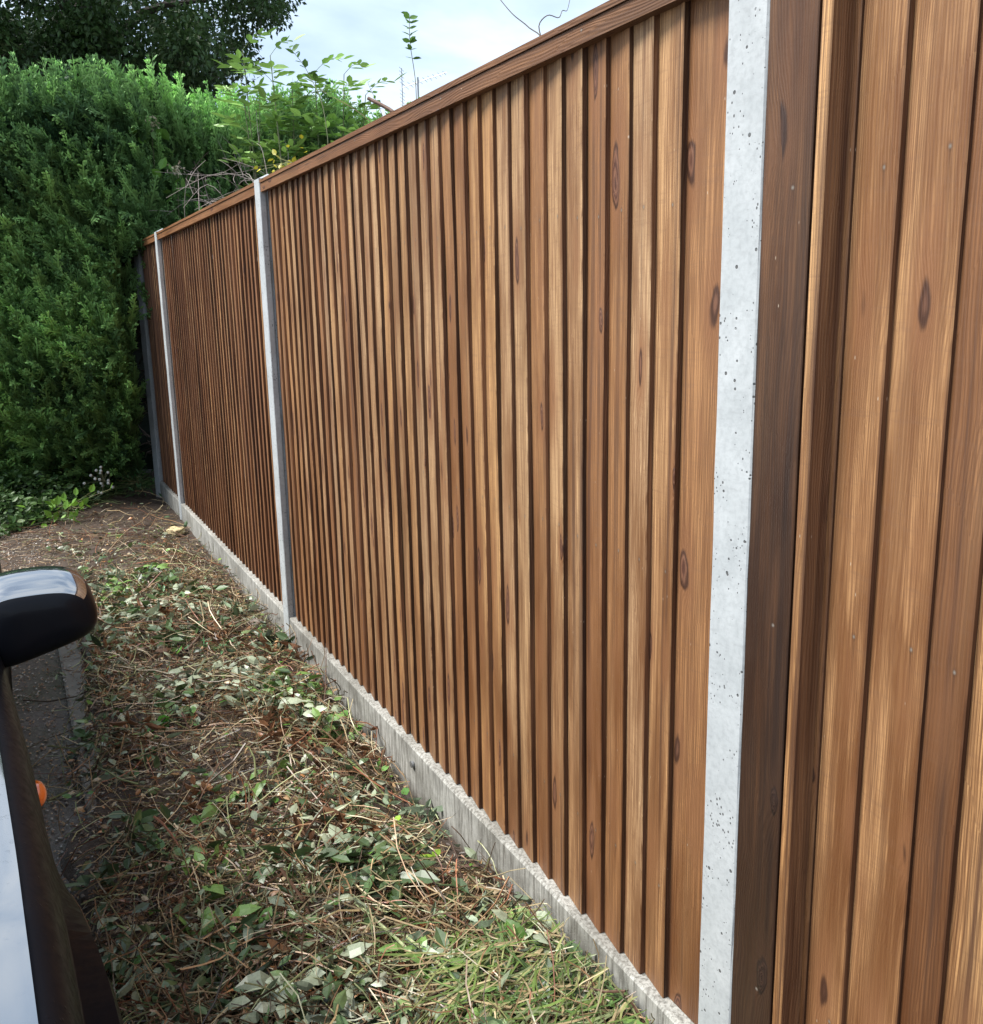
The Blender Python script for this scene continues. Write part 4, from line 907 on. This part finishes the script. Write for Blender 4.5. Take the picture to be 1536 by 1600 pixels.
# ------------------------------------------------------------------ car (faces the camera, parked at the kerb; its left flank is seen)
CAR = empty('parked_car', (-.985, 1.12, -.02), R(2.4)); tag(CAR, 'black car parked by the kerb, glossy flank reflecting the fence', 'car')
def cbuild(name, g, mat, parent=CAR, smooth=True):      # geometry given in car space (x inwards negative, y rearwards, z up)
    M = np.array(CAR.matrix_world); 
    for k in range(len(g.v)): g.v[k] = g.v[k]@M[:3, :3].T+M[:3, 3]
    return g.build(name, mat, parent, smooth)
WID = 1.76; XC = -WID/2
def shell(stations, g, mirror=True):
    """stations: list of (y, [(inset, z), ...]) from centre line outwards and down; both flanks are made"""
    m = len(stations[0][1]); V = []
    for y, pr in stations:
        for ins, z in pr: V.append((-ins, y, z))
    n = len(stations); F = [[i*m+j, i*m+j+1, (i+1)*m+j+1, (i+1)*m+j] for i in range(n-1) for j in range(m-1)]
    g.add(V, F)
    V2 = [(2*XC-x, y, z) for x, y, z in V]; g.add(V2, F)
AR = .345; WY = [.0, 2.55]; WZ = .31
def body_station(y):
    ins0 = np.interp(y, [0, .1, .5, 1.1, 1.5], [.040, .040, .045, .066, .066])             # flank at waist level, tucks in behind the wing
    nose = np.clip((-y-.38)/.45, 0, 1); ins0 = ins0+.20*nose**2
    hb = np.interp(y, [-.82, -.72, -.5, 0, .6, 1.0, 1.3, 3.2, 3.6, 3.75], [.50, .66, .76, .845, .885, .905, .935, .96, .93, .80])
    zc = hb+np.interp(y, [-.8, -.3, .8, 1.2, 3.2], [.03, .07, .09, .0, .02])
    dw = min(abs(y-WY[0]), abs(y-WY[1])); arch = dw < AR
    zlow = WZ+math.sqrt(max(AR**2-dw**2, 0))-.0 if arch else .20
    zlow = max(zlow, .20)
    fl = .045*math.exp(-(dw/.36)**2)                        # wheel arch flare
    zs_m = np.linspace(.0, 1, 8)
    pr = [(.88, zc), (.5, zc-.012), (.2, zc-.045), (ins0+.075, hb-.0), (ins0+.048, hb-.005), (ins0+.034, hb-.014), (ins0+.018, hb-.036), (ins0+.006, hb-.085), (ins0, hb-.16)]
    z1 = hb-.16
    for t in (.2, .4, .6, .8, 1.0):
        z = z1+(zlow-z1)*t; bulge = fl*math.exp(-((z-.60)/.20)**2) if z > .60 else fl
        pr.append((ins0-bulge+.006*math.sin(t*3)-.012*math.exp(-((z-.45)/.12)**2), z))
    pr.append((pr[-1][0]+.05, zlow+.004)); pr.append((pr[-1][0]+.02, zlow-.0))
    return (y, pr)
g = Geo(); ysn = np.unique(np.concatenate([np.linspace(-.82, -.40, 9), np.linspace(-.40, .42, 42), np.linspace(.42, 2.15, 24), np.linspace(2.15, 2.95, 36), np.linspace(2.95, 3.75, 12)]))
shell([body_station(y) for y in ysn], g); cbuild('body', g, PAINT)
g = Geo(); shell([(y, [(a, b+.003) for a, b in body_station(y)[1][:5]]) for y in np.linspace(-.74, 1.12, 40)], g); cbuild('bonnet', g, REFLP)  # bonnet skin in the brighter paint copy, to carry the sky reflection
def cabin_station(y, top, base=.94, ins=.10, lean=.16):
    return (y, [(.88, top), (.45, top-.01), (ins+lean+.06, top-.035), (ins+lean, top-.075), (ins+lean*.5, (top+base)/2), (ins, base)])
g = Geo(); shell([cabin_station(y, t_, b_, i_) for y, t_, b_, i_ in ((1.22, .96, .93, .16), (1.5, 1.14, .94, .12), (1.85, 1.36, .94, .11), (2.1, 1.425, .95, .10), (2.7, 1.43, .955, .10), (3.2, 1.36, .96, .11), (3.6, 1.05, .94, .14), (3.68, .95, .93, .16))], g); cbuild('windows', g, GLASSM)
g = Geo(); shell([(y, [(.88, t_+.006), (.45, t_-.004), (.30, t_-.026)]) for y, t_ in ((1.84, 1.358), (2.1, 1.425), (2.7, 1.43), (3.2, 1.362))], g); cbuild('roof', g, PAINT)
for xs_sign in (0, 1):
    for wy in WY:
        n = 36; V = []; prof = [(.02, .235), (.0, .29), (.02, .31), (.10, .315), (.19, .31), (.20, .235)]
        g = Geo(); xo = (lambda x: -.045-x) if xs_sign == 0 else (lambda x: 2*XC+.045+x)
        for k in range(n):
            a = 2*math.pi*k/n
            for px, rr in prof: V.append((xo(px), wy+rr*math.cos(a), WZ+rr*math.sin(a)))
        m = len(prof); g.add(V, [[k*m+j, k*m+j+1, ((k+1) % n)*m+j+1, ((k+1) % n)*m+j] for k in range(n) for j in range(m-1)])
        wh = cbuild('wheel', g, TYRE)
        g = Geo()
        V = []
        for k in range(n):
            a = 2*math.pi*k/n; V += [(xo(.03), wy+.237*math.cos(a), WZ+.237*math.sin(a)), (xo(.03), wy+.205*math.cos(a), WZ+.205*math.sin(a)), (xo(.06), wy+.19*math.cos(a), WZ+.19*math.sin(a))]
        g.add(V, [[k*3+j, k*3+j+1, ((k+1) % n)*3+j+1, ((k+1) % n)*3+j] for k in range(n) for j in range(2)])
        for k in range(10):
            a = 2*math.pi*k/10; da = .13; g.add([(xo(.035), wy+.05*math.cos(a-.3), WZ+.05*math.sin(a-.3)), (xo(.035), wy+.05*math.cos(a+.3), WZ+.05*math.sin(a+.3)), (xo(.045), wy+.2*math.cos(a+da), WZ+.2*math.sin(a+da)), (xo(.045), wy+.2*math.cos(a-da), WZ+.2*math.sin(a-da))], [[0, 1, 2, 3]])
        g.add([(xo(.034), wy+.055*math.cos(2*math.pi*k/12), WZ+.055*math.sin(2*math.pi*k/12)) for k in range(12)]+[(xo(.03), wy, WZ)]*1, [[k, (k+1) % 12, 12, 12] for k in range(0)] or [[0, 1, 2, 3], [0, 3, 4, 5], [0, 5, 6, 7], [0, 7, 8, 9], [0, 9, 10, 11]])
        g.at = {}; r_ = cbuild('rim', g, ALLOY, wh)
# front details
for sx in (0, 1):
    X = (lambda x: -x) if sx == 0 else (lambda x: 2*XC+x)
    g = Geo(); g.add([(X(.22), -.70, .62), (X(.50), -.80, .60), (X(.52), -.80, .50), (X(.20), -.74, .50), (X(.24), -.62, .69), (X(.5), -.71, .68)], [[0, 1, 2, 3], [4, 5, 1, 0]]); cbuild('headlight', g, LAMPM)
# grille and lower bumper
g = Geo(); g.add([(-.55, -.835, .60), (-1.21, -.835, .60), (-1.17, -.84, .44), (-.59, -.84, .44)], [[0, 1, 2, 3]]); cbuild('grille', g, PLASTIC, smooth=False)
g = Geo(); V = []
for k, x in enumerate(np.linspace(-.10, 2*XC+.10, 17)):
    u = abs((x-XC)/(-XC)); yb_ = -.84+.25*u**3.2
    V += [(x, yb_, .50), (x, yb_-.03, .42), (x, yb_-.03, .28), (x, yb_+.05, .20)]
g.add(V, [[k*4+j, k*4+j+1, (k+1)*4+j+1, (k+1)*4+j] for k in range(16) for j in range(3)]); cbuild('bumper', g, PAINT)
# side repeater on the wing
g = Geo(); n, m = 6, 16; V = []
CI = np.array(CAR.matrix_world.inverted())
rc = np.array([-1.052, 1.655, .70, 1]); rcl = (CI@rc)[:3]
for i in range(n+1):
    a = math.pi/2*i/n
    for j in range(m): b = 2*math.pi*j/m; V.append((rcl[0]+.016*math.cos(a)-.004, rcl[1]+.034*math.sin(a)*math.cos(b), rcl[2]+.020*math.sin(a)*math.sin(b)))
g.add(V, [[i*m+j, i*m+(j+1) % m, (i+1)*m+(j+1) % m, (i+1)*m+j] for i in range(n) for j in range(m)]); REP = g
cbuild('side_repeater', g, AMBER)
# door mirror: painted cap over a black plastic base, stalk to the door
def mirror(sign, name='door_mirror'):
    mx_ = (lambda P: P) if sign == 0 else (lambda P: np.c_[2*XC-P[:, 0], P[:, 1], P[:, 2]])
    # outline in the plane across the car; x grows outwards from -.13 to .08
    def outline(s, n=40):
        pts = np.array([(-.125, .128), (-.10, .138), (-.05, .141), (.0, .139), (.035, .130), (.060, .108), (.074, .07), (.076, .03), (.064, .004), (.03, -.012), (-.03, -.028), (-.09, -.042), (-.122, -.045), (-.135, -.02), (-.140, .05), (-.136, .11)])
        c = pts.mean(0); return (pts-c)*s+c
    g = Geo(); lay = [(-.066, .056, .028), (-.064, .040, .028), (-.061, .024, .027), (-.055, .012, .025), (-.046, .004, .021), (-.030, .001, .013), (-.014, .001, .007), (.008, 0, .001), (.045, .001, 0), (.056, .006, .003)]
    V = []; m = 16; O = outline(1.0); cen = O.mean(0)
    for dy, inset, drop in lay:
        for x, z in O:
            d_ = np.array([x, z])-cen; L_ = np.hypot(*d_); q = cen+d_*(1-inset/L_)
            V.append((q[0], dy, q[1]-drop*np.clip((q[1]-.02)/.10, 0, 1)))
    base = np.array([mirx, miry, mirz]); V = mx_(np.array(V)+base) if sign == 0 else mx_(np.array(V)+base)
    F = [[i*m+j, i*m+(j+1) % m, (i+1)*m+(j+1) % m, (i+1)*m+j] for i in range(len(lay)-1) for j in range(m)]
    g.add(V, F); g.add([V[k] for k in range(m)]+[V[:m].mean(0)][:0], [[15, 14, 1, 0], [14, 13, 2, 1], [13, 12, 3, 2], [12, 11, 4, 3], [11, 10, 5, 4], [10, 9, 6, 5], [9, 8, 7, 6]])
    hs = cbuild(name, g, SATIN); hs.data.materials.append(REFLP)
    zt = max(v.co.z for v in hs.data.vertices)
    for pl_ in hs.data.polygons:
        ys_ = [hs.data.vertices[i].co.y for i in pl_.vertices]
        if abs(pl_.normal.z) > .5 and pl_.center.z > zt-.05: pl_.material_index = 1  # upward faces take the brighter paint copy for the sky band
    md = hs.modifiers.new('w', 'WELD'); md.merge_threshold = .0004
    md = hs.modifiers.new('s', 'SUBSURF'); md.levels = 2; md.render_levels = 2
    # lower base strip of matt plastic
    g = Geo(); V = []
    prof = [(-.050, -.75), (-.045, -1.0), (.04, -1.0), (.055, -.75)]
    xs2 = np.linspace(-.16, .055, 10)
    for k, x in enumerate(xs2):
        zt = np.interp(x, [-.16, .055], [-.004, .022]); zb_ = np.interp(x, [-.16, -.10, .03, .055], [-.092, -.075, -.018, .012]); w = np.interp(x, [-.16, .02, .055], [1, .9, .35])
        V += [(x, -.056*w, zt), (x, -.052*w, (zt+zb_)/2), (x, -.036*w, zb_), (x, .036*w, zb_), (x, .05*w, (zt+zb_)/2), (x, .056*w, zt)]
    V = mx_(np.array(V)+base); g.add(V, [[k*6+j, k*6+(j+1) % 6, (k+1)*6+(j+1) % 6, (k+1)*6+j] for k in range(9) for j in range(6)]); cbuild('mirror_base', g, PLASTIC, hs)
    g = Geo(); V = mx_(np.array([(-.125, .061, -.035), (.055, .061, .0), (.065, .061, .10), (-.125, .061, .12)])+base); g.add(V, [[0, 1, 2, 3]]); cbuild('mirror_glass', g, simple('mirror_glass', (.8, .8, .8), .02, 1.0).m if sign == 0 else bpy.data.materials['mirror_glass'], hs, False)
mw = CI@np.array([-.983, 2.10, .832, 1]); mirx, miry, mirz = mw[:3]
mirror(0); mirror(1)
